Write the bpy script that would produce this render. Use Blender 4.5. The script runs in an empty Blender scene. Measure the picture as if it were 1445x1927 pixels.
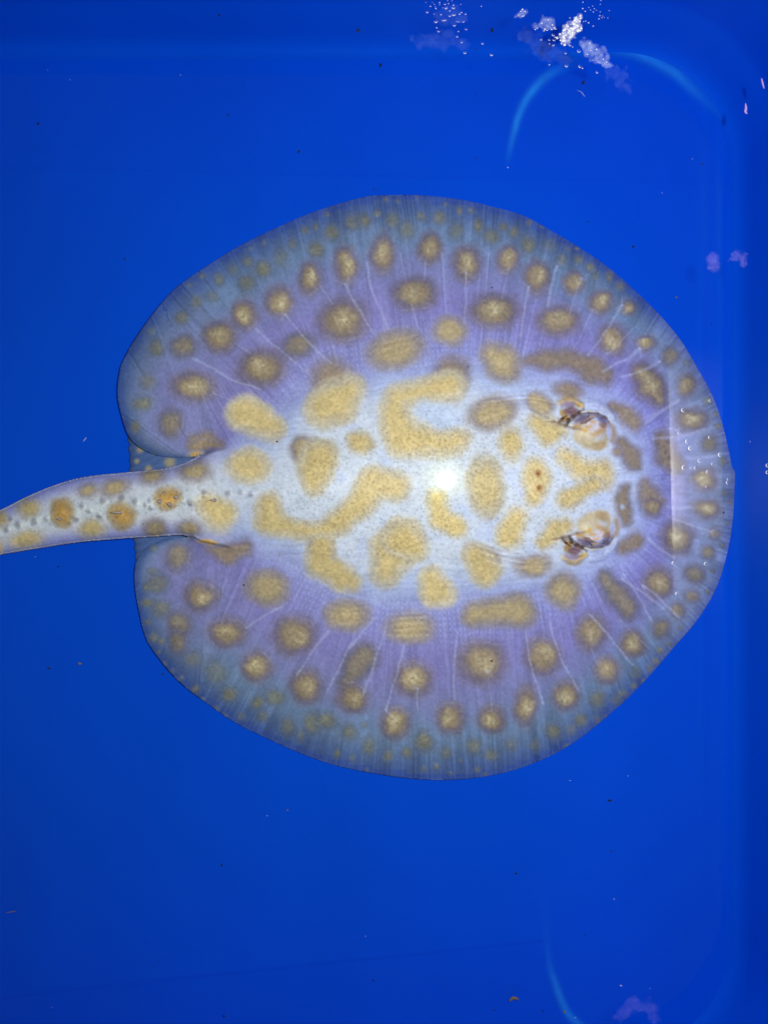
import bpy, math, random
import numpy as np

# ------------------------------------------------------------------ camera, light, exposure
S = bpy.context.scene
D = 0.56            # lens height above the tub floor (m)
F = 1455.7          # focal length in photo pixels (26 mm phone lens, 1445 x 1927)
CX, CY = 722.5, 963.5
WATER_Z = 0.10

cam_data = bpy.data.cameras.new('camera')
cam = bpy.data.objects.new('camera', cam_data)
S.collection.objects.link(cam)
cam.location = (0, 0, D)
cam.rotation_euler = (0, 0, 0)
cam_data.sensor_fit = 'VERTICAL'
cam_data.sensor_height = 24.0
cam_data.sensor_width = 18.0
cam_data.lens = 12.0 * F / CY
cam_data.clip_start = 0.01
cam_data.clip_end = 50
S.camera = cam

world = bpy.data.worlds.new('World')
S.world = world
world.use_nodes = True
bg = world.node_tree.nodes['Background']
bg.inputs[0].default_value = (0.42, 0.62, 1.0, 1)      # dim, even light of the room
bg.inputs[1].default_value = 0.19

FLASH = (0.0733, 0.0386, D)
def light(name, kind, loc, energy, color, **kw):
    d = bpy.data.lights.new(name, kind)
    d.energy = energy
    d.color = color
    for k, v in kw.items():
        setattr(d, k, v)
    o = bpy.data.objects.new(name, d)
    S.collection.objects.link(o)
    o.location = loc
    return o
# the phone's LED, small and very bright; added yellow discs imitate lens glare
light('flash_led', 'POINT', FLASH, 11.0, (1.0, 0.985, 0.93), shadow_soft_size=0.0068)
for size, watts in ((0.034, 0.022), (0.040, 0.026), (0.046, 0.030), (0.050, 0.030), (0.054, 0.022), (0.066, 0.016), (0.085, 0.014)):
    light('flash_glare_disc', 'AREA', (FLASH[0], FLASH[1], FLASH[2] + 0.012), watts, (0.94, 1.0, 0.0), shape='DISK', size=size)
# added light shaped to mirror as a bright streak over the snout
strip = light('added_streak_light', 'AREA', (0.0, 0.0, 1.0), 0.2, (0.95, 0.95, 1.0), shape='RECTANGLE', size=0.1, size_y=0.3)

S.render.engine = 'CYCLES'
S.cycles.use_denoising = True
S.cycles.max_bounces = 8
S.cycles.transparent_max_bounces = 16
S.cycles.caustics_reflective = False
S.cycles.caustics_refractive = False
S.view_settings.view_transform = 'Standard'
S.view_settings.look = 'None'
S.view_settings.exposure = 0.0
S.view_settings.gamma = 1.0

# ------------------------------------------------------------------ helpers
rng = np.random.default_rng(7)
random.seed(7)
COL = S.collection

def P(px, py, z=0.0):
    """point at height z that lies on the line of sight through photo pixel (px, py)"""
    k = (D - z) / F
    return ((px - CX) * k, (CY - py) * k, z)

def lin(c):
    c = np.asarray(c, float) / 255.0
    return np.where(c <= 0.04045, c / 12.92, ((c + 0.055) / 1.055) ** 2.4)

def sstep(a, b, x):
    t = np.clip((x - a) / (b - a), 0, 1)
    return t * t * (3 - 2 * t)

def mesh_np(name, verts, quads, tris=None, smooth=True):
    me = bpy.data.meshes.new(name)
    verts = np.asarray(verts, np.float32)
    quads = np.asarray(quads, np.int32).reshape(-1, 4)
    nq = len(quads)
    loops = quads.ravel()
    starts = np.arange(nq) * 4
    if tris is not None and len(tris):
        tris = np.asarray(tris, np.int32).reshape(-1, 3)
        starts = np.concatenate([starts, nq * 4 + np.arange(len(tris)) * 3])
        loops = np.concatenate([loops, tris.ravel()])
    me.vertices.add(len(verts))
    me.vertices.foreach_set('co', verts.ravel())
    me.loops.add(len(loops))
    me.loops.foreach_set('vertex_index', loops.astype(np.int32))
    me.polygons.add(len(starts))
    me.polygons.foreach_set('loop_start', starts.astype(np.int32))
    me.update(calc_edges=True)
    me.polygons.foreach_set('use_smooth', np.full(len(starts), smooth))
    me.validate()
    return me

def obj(name, me, mat=None, parent=None):
    o = bpy.data.objects.new(name, me)
    COL.objects.link(o)
    if mat is not None and me is not None and not me.materials:
        me.materials.append(mat)
    if parent is not None:
        o.parent = parent
    return o

def empty(name, loc=(0, 0, 0)):
    o = bpy.data.objects.new(name, None)
    COL.objects.link(o)
    o.location = loc
    o.empty_display_size = 0.02
    return o

def tag(o, label=None, cat=None, group=None, kind=None):
    if label: o['label'] = label
    if cat: o['category'] = cat
    if group: o['group'] = group
    if kind: o['kind'] = kind
    return o

def noise2(h, w, cell, octs=1, seed=0):
    """smooth value noise on an h x w grid, about -1..1; cell in grid cells"""
    r = np.random.default_rng(seed)
    out = np.zeros((h, w)); amp = 1.0; tot = 0
    for _ in range(octs):
        gh, gw = int(h / cell) + 4, int(w / cell) + 4
        g = r.uniform(-1, 1, (gh, gw))
        y = np.arange(h) / cell; x = np.arange(w) / cell
        yi = y.astype(int); xi = x.astype(int)
        fy = (y - yi); fx = (x - xi)
        fy = (fy * fy * (3 - 2 * fy))[:, None]; fx = (fx * fx * (3 - 2 * fx))[None]
        a = g[yi][:, xi]; b = g[yi][:, xi + 1]; c = g[yi + 1][:, xi]; d = g[yi + 1][:, xi + 1]
        out += amp * ((a * (1 - fx) + b * fx) * (1 - fy) + (c * (1 - fx) + d * fx) * fy)
        tot += amp; amp *= 0.5; cell = max(1.0, cell / 2)
    return out / tot

def spline(pts, n=12, closed=True):
    p = np.asarray(pts, float); out = []
    m = len(p)
    for i in range(m if closed else m - 1):
        if closed:
            a, b, c, d = p[(i - 1) % m], p[i], p[(i + 1) % m], p[(i + 2) % m]
        else:
            a, b, c, d = p[max(i - 1, 0)], p[i], p[i + 1], p[min(i + 2, m - 1)]
        for k in range(n):
            t = k / n
            out.append(0.5 * ((2 * b) + (c - a) * t + (2 * a - 5 * b + 4 * c - d) * t * t + (3 * b - a - 3 * c + d) * t ** 3))
    if not closed: out.append(p[-1])
    return np.array(out)

def nodes_of(name):
    m = bpy.data.materials.new(name)
    m.use_nodes = True
    nt = m.node_tree
    return m, nt, nt.nodes['Principled BSDF'], nt.nodes['Material Output']

# ------------------------------------------------------------------ materials
def mat_skin():
    m, nt, b, out = nodes_of('ray_skin')
    N, L = nt.nodes, nt.links
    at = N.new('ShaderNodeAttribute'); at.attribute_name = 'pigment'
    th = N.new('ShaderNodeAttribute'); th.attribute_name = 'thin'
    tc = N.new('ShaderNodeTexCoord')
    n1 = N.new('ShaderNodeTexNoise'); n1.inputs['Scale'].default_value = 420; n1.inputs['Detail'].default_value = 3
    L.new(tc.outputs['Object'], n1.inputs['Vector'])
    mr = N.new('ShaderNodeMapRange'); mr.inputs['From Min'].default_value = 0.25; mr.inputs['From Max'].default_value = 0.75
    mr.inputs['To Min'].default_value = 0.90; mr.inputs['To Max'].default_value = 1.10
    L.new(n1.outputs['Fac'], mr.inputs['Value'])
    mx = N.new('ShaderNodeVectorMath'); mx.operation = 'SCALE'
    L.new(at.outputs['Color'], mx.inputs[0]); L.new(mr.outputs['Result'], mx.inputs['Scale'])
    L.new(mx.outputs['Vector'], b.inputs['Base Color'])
    b.inputs['Roughness'].default_value = 0.42
    b.inputs['Specular IOR Level'].default_value = 0.22
    n2 = N.new('ShaderNodeTexNoise'); n2.inputs['Scale'].default_value = 700; n2.inputs['Detail'].default_value = 2
    L.new(tc.outputs['Object'], n2.inputs['Vector'])
    bp = N.new('ShaderNodeBump'); bp.inputs['Strength'].default_value = 0.35; bp.inputs['Distance'].default_value = 0.0006
    L.new(n2.outputs['Fac'], bp.inputs['Height']); L.new(bp.outputs['Normal'], b.inputs['Normal'])
    # thin fin margin lets the tub shine through
    tr = N.new('ShaderNodeBsdfTransparent'); tr.inputs[0].default_value = (0.75, 0.85, 1, 1)
    mix = N.new('ShaderNodeMixShader')
    L.new(th.outputs['Fac'], mix.inputs[0]); L.new(b.outputs[0], mix.inputs[1]); L.new(tr.outputs[0], mix.inputs[2])
    L.new(mix.outputs[0], out.inputs['Surface'])
    return m

def mat_tub():
    m, nt, b, out = nodes_of('blue_plastic')
    N, L = nt.nodes, nt.links
    tc = N.new('ShaderNodeTexCoord')
    n = N.new('ShaderNodeTexNoise'); n.inputs['Scale'].default_value = 9; n.inputs['Detail'].default_value = 5
    mp = N.new('ShaderNodeMapping'); mp.inputs['Scale'].default_value = (1, 0.5, 1)
    L.new(tc.outputs['Object'], mp.inputs['Vector']); L.new(mp.outputs['Vector'], n.inputs['Vector'])
    cr = N.new('ShaderNodeValToRGB')
    cr.color_ramp.elements[0].position = 0.3; cr.color_ramp.elements[0].color = (0.0004, 0.066, 0.62, 1)
    cr.color_ramp.elements[1].position = 0.7; cr.color_ramp.elements[1].color = (0.0006, 0.074, 0.68, 1)
    L.new(n.outputs['Fac'], cr.inputs['Fac']); L.new(cr.outputs['Color'], b.inputs['Base Color'])
    b.inputs['Roughness'].default_value = 0.36
    b.inputs['Specular IOR Level'].default_value = 0.30
    b.inputs['Specular Tint'].default_value = (0.0, 0.22, 1.0, 1)
    n2 = N.new('ShaderNodeTexNoise'); n2.inputs['Scale'].default_value = 160; n2.inputs['Detail'].default_value = 3
    L.new(tc.outputs['Object'], n2.inputs['Vector'])
    bp = N.new('ShaderNodeBump'); bp.inputs['Strength'].default_value = 0.12; bp.inputs['Distance'].default_value = 0.0008
    L.new(n2.outputs['Fac'], bp.inputs['Height']); L.new(bp.outputs['Normal'], b.inputs['Normal'])
    return m

def mat_water():
    m, nt, b, out = nodes_of('water_surface')
    N, L = nt.nodes, nt.links
    N.remove(b)
    fr = N.new('ShaderNodeFresnel'); fr.inputs['IOR'].default_value = 1.33
    tr = N.new('ShaderNodeBsdfTransparent'); tr.inputs[0].default_value = (0.985, 0.995, 1, 1)
    gl = N.new('ShaderNodeBsdfGlossy'); gl.inputs['Roughness'].default_value = 0.022
    mix = N.new('ShaderNodeMixShader')
    L.new(fr.outputs[0], mix.inputs[0]); L.new(tr.outputs[0], mix.inputs[1]); L.new(gl.outputs[0], mix.inputs[2])
    L.new(mix.outputs[0], out.inputs['Surface'])
    return m

def mat_film(name, color, alpha, rough=0.35, patchy=0.0, scale=300):
    m, nt, b, out = nodes_of(name)
    N, L = nt.nodes, nt.links
    b.inputs['Base Color'].default_value = (*color, 1)
    b.inputs['Roughness'].default_value = rough
    tr = N.new('ShaderNodeBsdfTransparent')
    mix = N.new('ShaderNodeMixShader')
    if patchy:
        tc = N.new('ShaderNodeTexCoord'); n = N.new('ShaderNodeTexNoise')
        n.inputs['Scale'].default_value = scale; n.inputs['Detail'].default_value = 5
        L.new(tc.outputs['Object'], n.inputs['Vector'])
        at = N.new('ShaderNodeAttribute'); at.attribute_name = 'cover'
        mr = N.new('ShaderNodeMapRange'); mr.inputs['From Min'].default_value = 0.5 - patchy; mr.inputs['From Max'].default_value = 0.5 + patchy
        mr.inputs['To Min'].default_value = 0.0; mr.inputs['To Max'].default_value = alpha
        L.new(n.outputs['Fac'], mr.inputs['Value'])
        mu = N.new('ShaderNodeMath'); mu.operation = 'MULTIPLY'
        L.new(mr.outputs['Result'], mu.inputs[0]); L.new(at.outputs['Fac'], mu.inputs[1])
        L.new(mu.outputs[0], mix.inputs[0])
    else:
        mix.inputs[0].default_value = alpha
    L.new(tr.outputs[0], mix.inputs[1]); L.new(b.outputs[0], mix.inputs[2])
    L.new(mix.outputs[0], out.inputs['Surface'])
    return m

def mat_plain(name, color, rough=0.6, spec=0.3, vary=0.3):
    m, nt, b, out = nodes_of(name)
    N, L = nt.nodes, nt.links
    tc = N.new('ShaderNodeTexCoord'); n = N.new('ShaderNodeTexNoise'); n.inputs['Scale'].default_value = 900
    L.new(tc.outputs['Object'], n.inputs['Vector'])
    cr = N.new('ShaderNodeValToRGB')
    cr.color_ramp.elements[0].color = (*[c * (1 - vary) for c in color], 1)
    cr.color_ramp.elements[1].color = (*[min(1, c * (1 + vary)) for c in color], 1)
    L.new(n.outputs['Fac'], cr.inputs['Fac']); L.new(cr.outputs['Color'], b.inputs['Base Color'])
    b.inputs['Roughness'].default_value = rough
    b.inputs['Specular IOR Level'].default_value = spec
    return m

M_SKIN, M_TUB, M_WATER = mat_skin(), mat_tub(), mat_water()

# ------------------------------------------------------------------ the tub
tub = tag(empty('plastic_tub', (0, 0, 0)), 'bright blue plastic tub holding the water and the stingray', 'tub')
def tub_height(X, Y):
    """moulding of the tub floor, in m, over photo pixel coordinates"""
    z = np.zeros_like(X)
    # faint panel joints: the outer floor panels fall away by a degree or two
    top = 318 + 0.021 * X - Y
    z -= 0.00004 * np.clip(top, 0, 300) * 0.385 * 0.55 + 0.0003 * sstep(-2, 6, top)
    bot = Y - (1876 - 0.105 * X)
    k = sstep(1080, 1010, X)
    z -= k * (0.000385 * 0.05 * np.clip(bot, 0, 400) + 0.0004 * sstep(-2, 5, bot))
    def ridge(pts, h, w0, w1):
        nonlocal z
        c = spline(pts, 14, False)
        seg = np.full(X.shape, 1e9); tt = np.zeros_like(X)
        lo, hi = c.min(0) - 60, c.max(0) + 60
        sel = (X > lo[0]) & (X < hi[0]) & (Y > lo[1]) & (Y < hi[1])
        xs, ys = X[sel], Y[sel]
        dm = np.full(xs.shape, 1e9); tm = np.zeros_like(xs)
        for i in range(len(c) - 1):
            a, b = c[i], c[i + 1]; ab = b - a
            t = np.clip(((xs - a[0]) * ab[0] + (ys - a[1]) * ab[1]) / (ab @ ab + 1e-9), 0, 1)
            d = np.hypot(xs - a[0] - t * ab[0], ys - a[1] - t * ab[1])
            u = d < dm
            dm[u] = d[u]; tm[u] = ((i + t) / (len(c) - 1))[u]
        w = w0 + (w1 - w0) * tm
        fade = np.minimum(1, np.minimum(tm, 1 - tm) * 5)
        z[sel] += h * fade * np.exp(-(dm / w) ** 2)
    o = lambda p, ox, oy, s: [(ox + x / s, oy + y / s) for x, y in p]
    c1 = lambda p: o(p, 720, 0, 1.993)
    c2 = lambda p: o(p, 900, 1500, 2.651)
    ridge(c1([(1180, 380), (1195, 600), (1195, 980), (1200, 2600), (1195, 3400)]), 0.0005, 7, 7)
    ridge(c1([(1260, 440), (1285, 560), (1270, 980), (1290, 2600), (1285, 3400)]), 0.0007, 7, 7)
    ridge(c2([(1185, 300), (1205, 450), (1212, 640)]), 0.0006, 6, 6)
    # moulded ring
    rr = np.hypot((X - 519) / 1.0, (Y - 1497) * 1.06)
    ang = np.arctan2(Y - 1497, X - 519)
    z += 0.00028 * np.exp(-((rr - 98) / 2.2) ** 2) * (0.45 + 0.55 * np.cos(ang - 0.35)).clip(0.12)
    # vague sag of the thin sheet
    return z

RX0, RX1, RY0, RY1 = -620.0, 1387.0, 92.0, 1990.0     # floor outline in floor-plane pixels
CR = 222.0
def rounded_outline(inset, n=14):
    x0, x1, y0, y1 = RX0 - inset, RX1 + inset, RY0 - inset, RY1 + inset
    r = CR + inset
    pts = []
    for (cx, cy, a0) in ((x1 - r, y0 + r, -90), (x1 - r, y1 - r, 0), (x0 + r, y1 - r, 90), (x0 + r, y0 + r, 180)):
        for k in range(n + 1):
            a = math.radians(a0 + 90 * k / n)
            pts.append((cx + r * math.cos(a), cy + r * math.sin(a)))
    return np.array(pts)
st = 3.0
xs = np.arange(RX0, RX1 + 0.1, st); ys = np.arange(RY0, RY1 + 0.1, st)
GX, GY = np.meshgrid(xs, ys)
# pull the grid's corners in onto the rounded outline
qx = np.maximum(np.maximum(RX0 + CR - GX, GX - (RX1 - CR)), 0)
qy = np.maximum(np.maximum(RY0 + CR - GY, GY - (RY1 - CR)), 0)
qr = np.hypot(qx, qy)
kk = np.where(qr > CR, CR / np.maximum(qr, 1e-6), 1.0)
sx = np.sign(GX - (RX0 + RX1) / 2); sy = np.sign(GY - (RY0 + RY1) / 2)
inside = qr <= CR + 4.5
HX = GX - np.where(inside, sx * qx * (1 - kk), 0); HY = GY - np.where(inside, sy * qy * (1 - kk), 0)
Z = tub_height(HX, HY)
Z += 0.0004 * noise2(*Z.shape, 90, 2, 3)
sc0 = D / F
V = np.stack([(HX - CX) * sc0, (CY - HY) * sc0, Z], -1).reshape(-1, 3)
h, w = HX.shape
idx = np.arange(h * w).reshape(h, w)
cell = inside[:-1, :-1] & inside[1:, :-1] & inside[:-1, 1:] & inside[1:, 1:]
q = np.stack([idx[:-1, :-1], idx[1:, :-1], idx[1:, 1:], idx[:-1, 1:]], -1)[cell]
used = np.unique(q); remap = np.full(h * w, -1); remap[used] = np.arange(len(used))
obj('floor', mesh_np('floor', V[used], remap[q]), M_TUB, tub)

# wall: swept profile (offset outward in px-of-floor, height in m), with a fillet, a step and a rolled rim
prof = [(-20, -0.004), (-14, 0.0003), (-6, 0.0018), (1, 0.0045), (7, 0.0090), (11, 0.0140), (15, 0.020), (23, 0.032), (26, 0.036), (27, 0.039), (27.5, 0.045),
        (28, 0.08), (29, 0.12), (34, 0.20), (40, 0.26), (47, 0.262), (90, 0.264), (96, 0.258), (96, 0.240)]
rings = []
for off, zz in prof:
    o_ = rounded_outline(off, 24)
    rings.append(np.stack([(o_[:, 0] - CX) * sc0, (CY - o_[:, 1]) * sc0, np.full(len(o_), zz)], -1))
n = len(rings[0]); V = np.concatenate(rings); q = []
for i in range(len(rings) - 1):
    for j in range(n):
        j2 = (j + 1) % n
        q.append((i * n + j, i * n + j2, (i + 1) * n + j2, (i + 1) * n + j))
M_WALL = mat_tub(); M_WALL.name = 'blue_plastic_polished'
_b = M_WALL.node_tree.nodes['Principled BSDF']
_b.inputs['Roughness'].default_value = 0.48; _b.inputs['Specular IOR Level'].default_value = 0.12
_b.inputs['Specular Tint'].default_value = (0.03, 0.36, 1.0, 1)
obj('wall', mesh_np('wall', V, q), M_WALL, tub)
def wall_z(py):
    """height at which the line of sight through photo row py meets the upper side wall"""
    for z in np.arange(0.0005, 0.2, 0.0005):
        off = np.interp(z, [p[1] for p in prof[:15]], [p[0] for p in prof[:15]])
        if (CY - py) * (D - z) / F < (CY - RY0 + off) * sc0: return z
    return 0.0

# pale film strips that paint bright light arcs and corner highlights on the floor
M_LIGHT_ARC = mat_film('light_arc_film', (0.02, 0.32, 1.0), 1.0, 0.9, 0.9, 60)
M_LIGHT_ARC.node_tree.nodes['Principled BSDF'].inputs['Specular IOR Level'].default_value = 0.0
def light_arc(pts, width, strength, ends=(0.25, 0.25), w_end=None):
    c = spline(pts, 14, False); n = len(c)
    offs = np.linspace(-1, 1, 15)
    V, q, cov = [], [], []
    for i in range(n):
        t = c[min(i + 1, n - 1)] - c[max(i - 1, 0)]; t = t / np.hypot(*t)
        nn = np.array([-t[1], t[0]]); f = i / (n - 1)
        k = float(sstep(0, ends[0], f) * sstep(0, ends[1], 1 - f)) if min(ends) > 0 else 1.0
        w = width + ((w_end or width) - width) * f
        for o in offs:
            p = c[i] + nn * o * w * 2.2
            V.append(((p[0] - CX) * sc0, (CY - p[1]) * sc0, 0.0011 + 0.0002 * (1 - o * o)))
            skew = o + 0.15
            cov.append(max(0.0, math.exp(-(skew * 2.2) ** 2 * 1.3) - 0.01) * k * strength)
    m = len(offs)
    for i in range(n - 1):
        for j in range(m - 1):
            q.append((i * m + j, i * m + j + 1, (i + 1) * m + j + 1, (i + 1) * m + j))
    me = bpy.data.meshes.new('light_arc_film'); me.from_pydata(V, [], q)
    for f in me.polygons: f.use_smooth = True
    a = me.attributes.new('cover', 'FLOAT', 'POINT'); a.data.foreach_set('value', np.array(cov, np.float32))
    obj('light_arc_film', me, M_LIGHT_ARC, tub)
_o = lambda p, ox, oy, k: [(ox + x / k, oy + y / k) for x, y in p]
c1 = lambda p: _o(p, 720, 0, 1.993)
c2 = lambda p: _o(p, 900, 1500, 2.651)
light_arc(c1([(466, 640), (490, 520), (530, 400), (600, 310), (680, 262), (790, 228)]), 6, 1.25, (0.3, 0.5), 12)
light_arc(c1([(560, 240), (700, 205), (800, 186), (870, 190), (960, 215), (1080, 280), (1180, 370), (1290, 475)]), 13, 1.1, (0.5, 0.3), 11)
light_arc(c1([(880, 235), (1030, 268), (1130, 330), (1195, 410), (1200, 600)]), 9, 0.12, (0.4, 0.5))
light_arc(c2([(300, 250), (330, 680), (350, 850), (370, 910), (400, 1000), (440, 1080), (500, 1140), (560, 1190)]), 7, 1.1, (0.65, 0.1), 9)
light_arc(c2([(1268, 300), (1272, 700), (1310, 850), (1338, 920), (1345, 990), (1290, 1060), (1190, 1110), (1080, 1160)]), 7, 0.9, (0.7, 0.1), 16)
light_arc(c1([(1190, 400), (1195, 700), (1195, 980), (1190, 1300)]), 7, 0.10, (0.3, 0.5))
light_arc(c1([(1245, 430), (1250, 700), (1255, 980), (1258, 1300)]), 6, 0.10, (0.3, 0.5))

# ------------------------------------------------------------------ the water
o_ = rounded_outline(29, 24)
V = np.stack([(o_[:, 0] - CX) * sc0, (CY - o_[:, 1]) * sc0, np.full(len(o_), WATER_Z)], -1)
V = np.concatenate([V, [[V[:, 0].mean(), V[:, 1].mean(), WATER_Z]]])
nv = len(o_)
tri = [(nv, (j + 1) % nv, j) for j in range(nv)]
me = mesh_np('water', V, np.zeros((0, 4), int), tri, smooth=False)
water = tag(obj('water', me, M_WATER), 'clear still water filling the blue tub above the stingray', 'water', kind='structure')

# added streak light: place it so that its mirror image in the water starts at photo x = 1262
Hs = 0.95
def mirror(px, py):
    kx, ky = (px - CX) / F, (CY - py) / F
    return kx * ((D - WATER_Z) + Hs), ky * ((D - WATER_Z) + Hs)
x0, y0 = mirror(1262, 1175); x1, y1 = mirror(1390, 640)
strip.location = ((x0 + x1) / 2, (y0 + y1) / 2, WATER_Z + Hs)
strip.rotation_euler = (0, 0, math.radians(1.4))
strip.data.size = x1 - x0; strip.data.size_y = y1 - y0
def shaped(lamp, kind):
    d = lamp.data; d.use_nodes = True
    nt = d.node_tree; N, L = nt.nodes, nt.links
    em = N['Emission']
    g = N.new('ShaderNodeNewGeometry'); sp = N.new('ShaderNodeSeparateXYZ')
    L.new(g.outputs['Parametric'], sp.inputs[0])
    return N, L, em, sp
N, L, em, sp = shaped(strip, 0)
# brightest along one long edge and mid-length, dying away across its width
def ramp(inp, pts):
    r = N.new('ShaderNodeValToRGB'); r.color_ramp.interpolation = 'EASE'
    e = r.color_ramp.elements
    e[0].position, e[0].color = pts[0][0], (pts[0][1],) * 3 + (1,)
    e[1].position, e[1].color = pts[-1][0], (pts[-1][1],) * 3 + (1,)
    for p, v in pts[1:-1]:
        x = e.new(p); x.color = (v,) * 3 + (1,)
    L.new(inp, r.inputs['Fac'])
    return r.outputs['Color']
ru = ramp(sp.outputs['X'], [(0, 1), (0.08, 0.55), (0.25, 0.22), (0.6, 0.12), (1, 0)])
rv = ramp(sp.outputs['Y'], [(0, 0), (0.22, 0.12), (0.50, 1), (0.62, 0.7), (0.8, 0.2), (1, 0)])
mu = N.new('ShaderNodeMath'); mu.operation = 'MULTIPLY'; L.new(ru, mu.inputs[0]); L.new(rv, mu.inputs[1])
L.new(mu.outputs[0], em.inputs['Strength'])
strip.data.energy = 5.5

# ------------------------------------------------------------------ the stingray
CROP = {'A': (200, 340, 1445 / 520), 'B': (680, 340, 1445 / 520), 'C': (950, 640, 1445 / 495), 'D': (500, 640, 2.89),
        'E': (0, 780, 1445 / 520), 'F': (250, 1080, 1445 / 550), 'G': (780, 1080, 1445 / 620),
        'U': (1030, 720, 1445 / 160), 'L': (1030, 940, 1445 / 160)}
def cv(c, pts):
    ox, oy, s = CROP[c]
    return [(ox + p[0] / s, oy + p[1] / s) + tuple(v / s for v in p[2:]) for p in pts]

DISC = [(740, 367), (800, 368), (870, 376), (930, 390), (985, 406), (1040, 436), (1090, 466), (1140, 500), (1190, 543), (1240, 592),
        (1280, 640), (1310, 690), (1340, 745), (1359, 800), (1371, 850), (1377, 880), (1382, 888), (1381, 930), (1378, 980), (1370, 1030), (1355, 1085),
        (1335, 1130), (1305, 1175), (1270, 1215), (1230, 1262), (1190, 1305), (1140, 1350), (1090, 1390), (1040, 1420), (980, 1445),
        (920, 1460), (860, 1467), (800, 1467), (740, 1461), (680, 1451), (620, 1437), (560, 1415), (500, 1388), (440, 1358), (385, 1320),
        (340, 1285), (300, 1240), (275, 1200), (262, 1150), (254, 1100), (255, 1065), (266, 1042), (290, 1022), (325, 1012), (356, 1010),
        (352, 985), (320, 950), (322, 905), (362, 868), (385, 852), (355, 860), (326, 861), (290, 855), (258, 838), (240, 815), (227, 772),
        (221.6, 736), (227, 693), (236, 671), (254, 639), (290, 588), (333, 540), (398, 495), (452, 462), (517, 430), (574, 405),
        (632, 385), (690, 370)]
TAIL_T = [(-230, 1065), (-120, 1008), (-60, 983), (0, 960), (54, 933), (108, 911), (162, 897), (245, 888), (306, 882), (342, 873), (362, 864), (400, 848), (470, 830)]
TAIL_B = [(-230, 1105), (-120, 1073), (-60, 1057), (0, 1044), (72, 1032), (144, 1021), (216, 1014.6), (288, 1010), (342, 1007), (360, 1012), (381, 1022), (420, 1030), (470, 1045)]
BODY = [(360, 880), (430, 845), (500, 800), (560, 745), (630, 712), (700, 702), (780, 692), (860, 684), (940, 690), (1020, 706), (1110, 728), (1180, 775),
        (1218, 840), (1230, 900), (1222, 960), (1195, 1020), (1130, 1075), (1060, 1105), (980, 1118), (900, 1122), (820, 1130), (740, 1132), (660, 1118), (590, 1085),
        (520, 1048), (440, 1015), (360, 1000)]

ST = 1.5
GX0, GY0 = -216.0, 358.5
W = int((1390 - GX0) / ST) + 1; H = int((1477 - GY0) / ST) + 1
X, Y = np.meshgrid(GX0 + ST * np.arange(W), GY0 + ST * np.arange(H))

def poly_field(poly, coarse=6):
    """signed distance (inside positive) and nearest outline point on the full grid, from a coarse brute-force pass"""
    cx = np.arange(GX0 - coarse, 1390 + 3 * coarse, coarse); cy = np.arange(GY0 - coarse, 1477 + 3 * coarse, coarse)
    A, B = np.meshgrid(cx, cy)
    pts = np.stack([A.ravel(), B.ravel()], -1)
    a = poly; b = np.roll(poly, -1, 0); ab = b - a; L2 = (ab ** 2).sum(1) + 1e-9
    best = np.full(len(pts), 1e9); near = np.zeros((len(pts), 2)); ins = np.zeros(len(pts), bool)
    for i in range(len(a)):
        ap = pts - a[i]
        t = np.clip((ap @ ab[i]) / L2[i], 0, 1)
        q_ = a[i] + t[:, None] * ab[i]
        d = ((pts - q_) ** 2).sum(1)
        u = d < best
        best[u] = d[u]; near[u] = q_[u]
        if a[i, 1] != b[i, 1]:
            c = (a[i, 1] > pts[:, 1]) != (b[i, 1] > pts[:, 1])
            xi = a[i, 0] + (pts[:, 1] - a[i, 1]) * ab[i, 0] / ab[i, 1]
            ins ^= c & (pts[:, 0] < xi)
    sd = np.where(ins, 1, -1) * np.sqrt(best)
    def up(f):
        f = f.reshape(A.shape)
        gx = (X[0] - cx[0]) / coarse; gy = (Y[:, 0] - cy[0]) / coarse
        xi = gx.astype(int); yi = gy.astype(int); fx = (gx - xi)[None]; fy = (gy - yi)[:, None]
        r0 = f[yi][:, xi] * (1 - fx) + f[yi][:, xi + 1] * fx
        r1 = f[yi + 1][:, xi] * (1 - fx) + f[yi + 1][:, xi + 1] * fx
        return r0 * (1 - fy) + r1 * fy
    return up(sd), up(near[:, 0]), up(near[:, 1])

d_disc, _, _ = poly_field(spline(DISC, 5))
tail_poly = np.concatenate([spline(TAIL_T, 6, False), spline(TAIL_B, 6, False)[::-1]])
d_tail, _, _ = poly_field(tail_poly)
d_body, bx, by = poly_field(spline(BODY, 6))
d_all = np.maximum(d_disc, d_tail)

# fin coordinate: 0 at the edge of the muscular body, 1 at the fin margin
dout = np.maximum(-d_body, 0)
u = dout / (dout + np.maximum(d_disc, 0.01))
u = np.where(d_body > 0, 0, u)
u = u * (1 - sstep(0, 6, d_tail) * sstep(462, 390, X))
# arc-length along the body outline of the nearest point -> direction of the fin rays
bc = (800.0, 905.0)
bp_ = spline(BODY, 6)
ang = np.unwrap(np.arctan2(bp_[:, 1] - bc[1], bp_[:, 0] - bc[0]))
arc = np.concatenate([[0], np.cumsum(np.hypot(*np.diff(bp_, axis=0).T))])
if ang[-1] < ang[0]: ang, arc = ang[::-1], arc[::-1]
th = np.arctan2(by - bc[1], bx - bc[0])
th = np.where(th < ang[0], th + 2 * math.pi, th); th = np.where(th > ang[0] + 2 * math.pi, th - 2 * math.pi, th)
sarc = np.interp(th, ang, arc)
far_front = sstep(1000, 1250, X)

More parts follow.
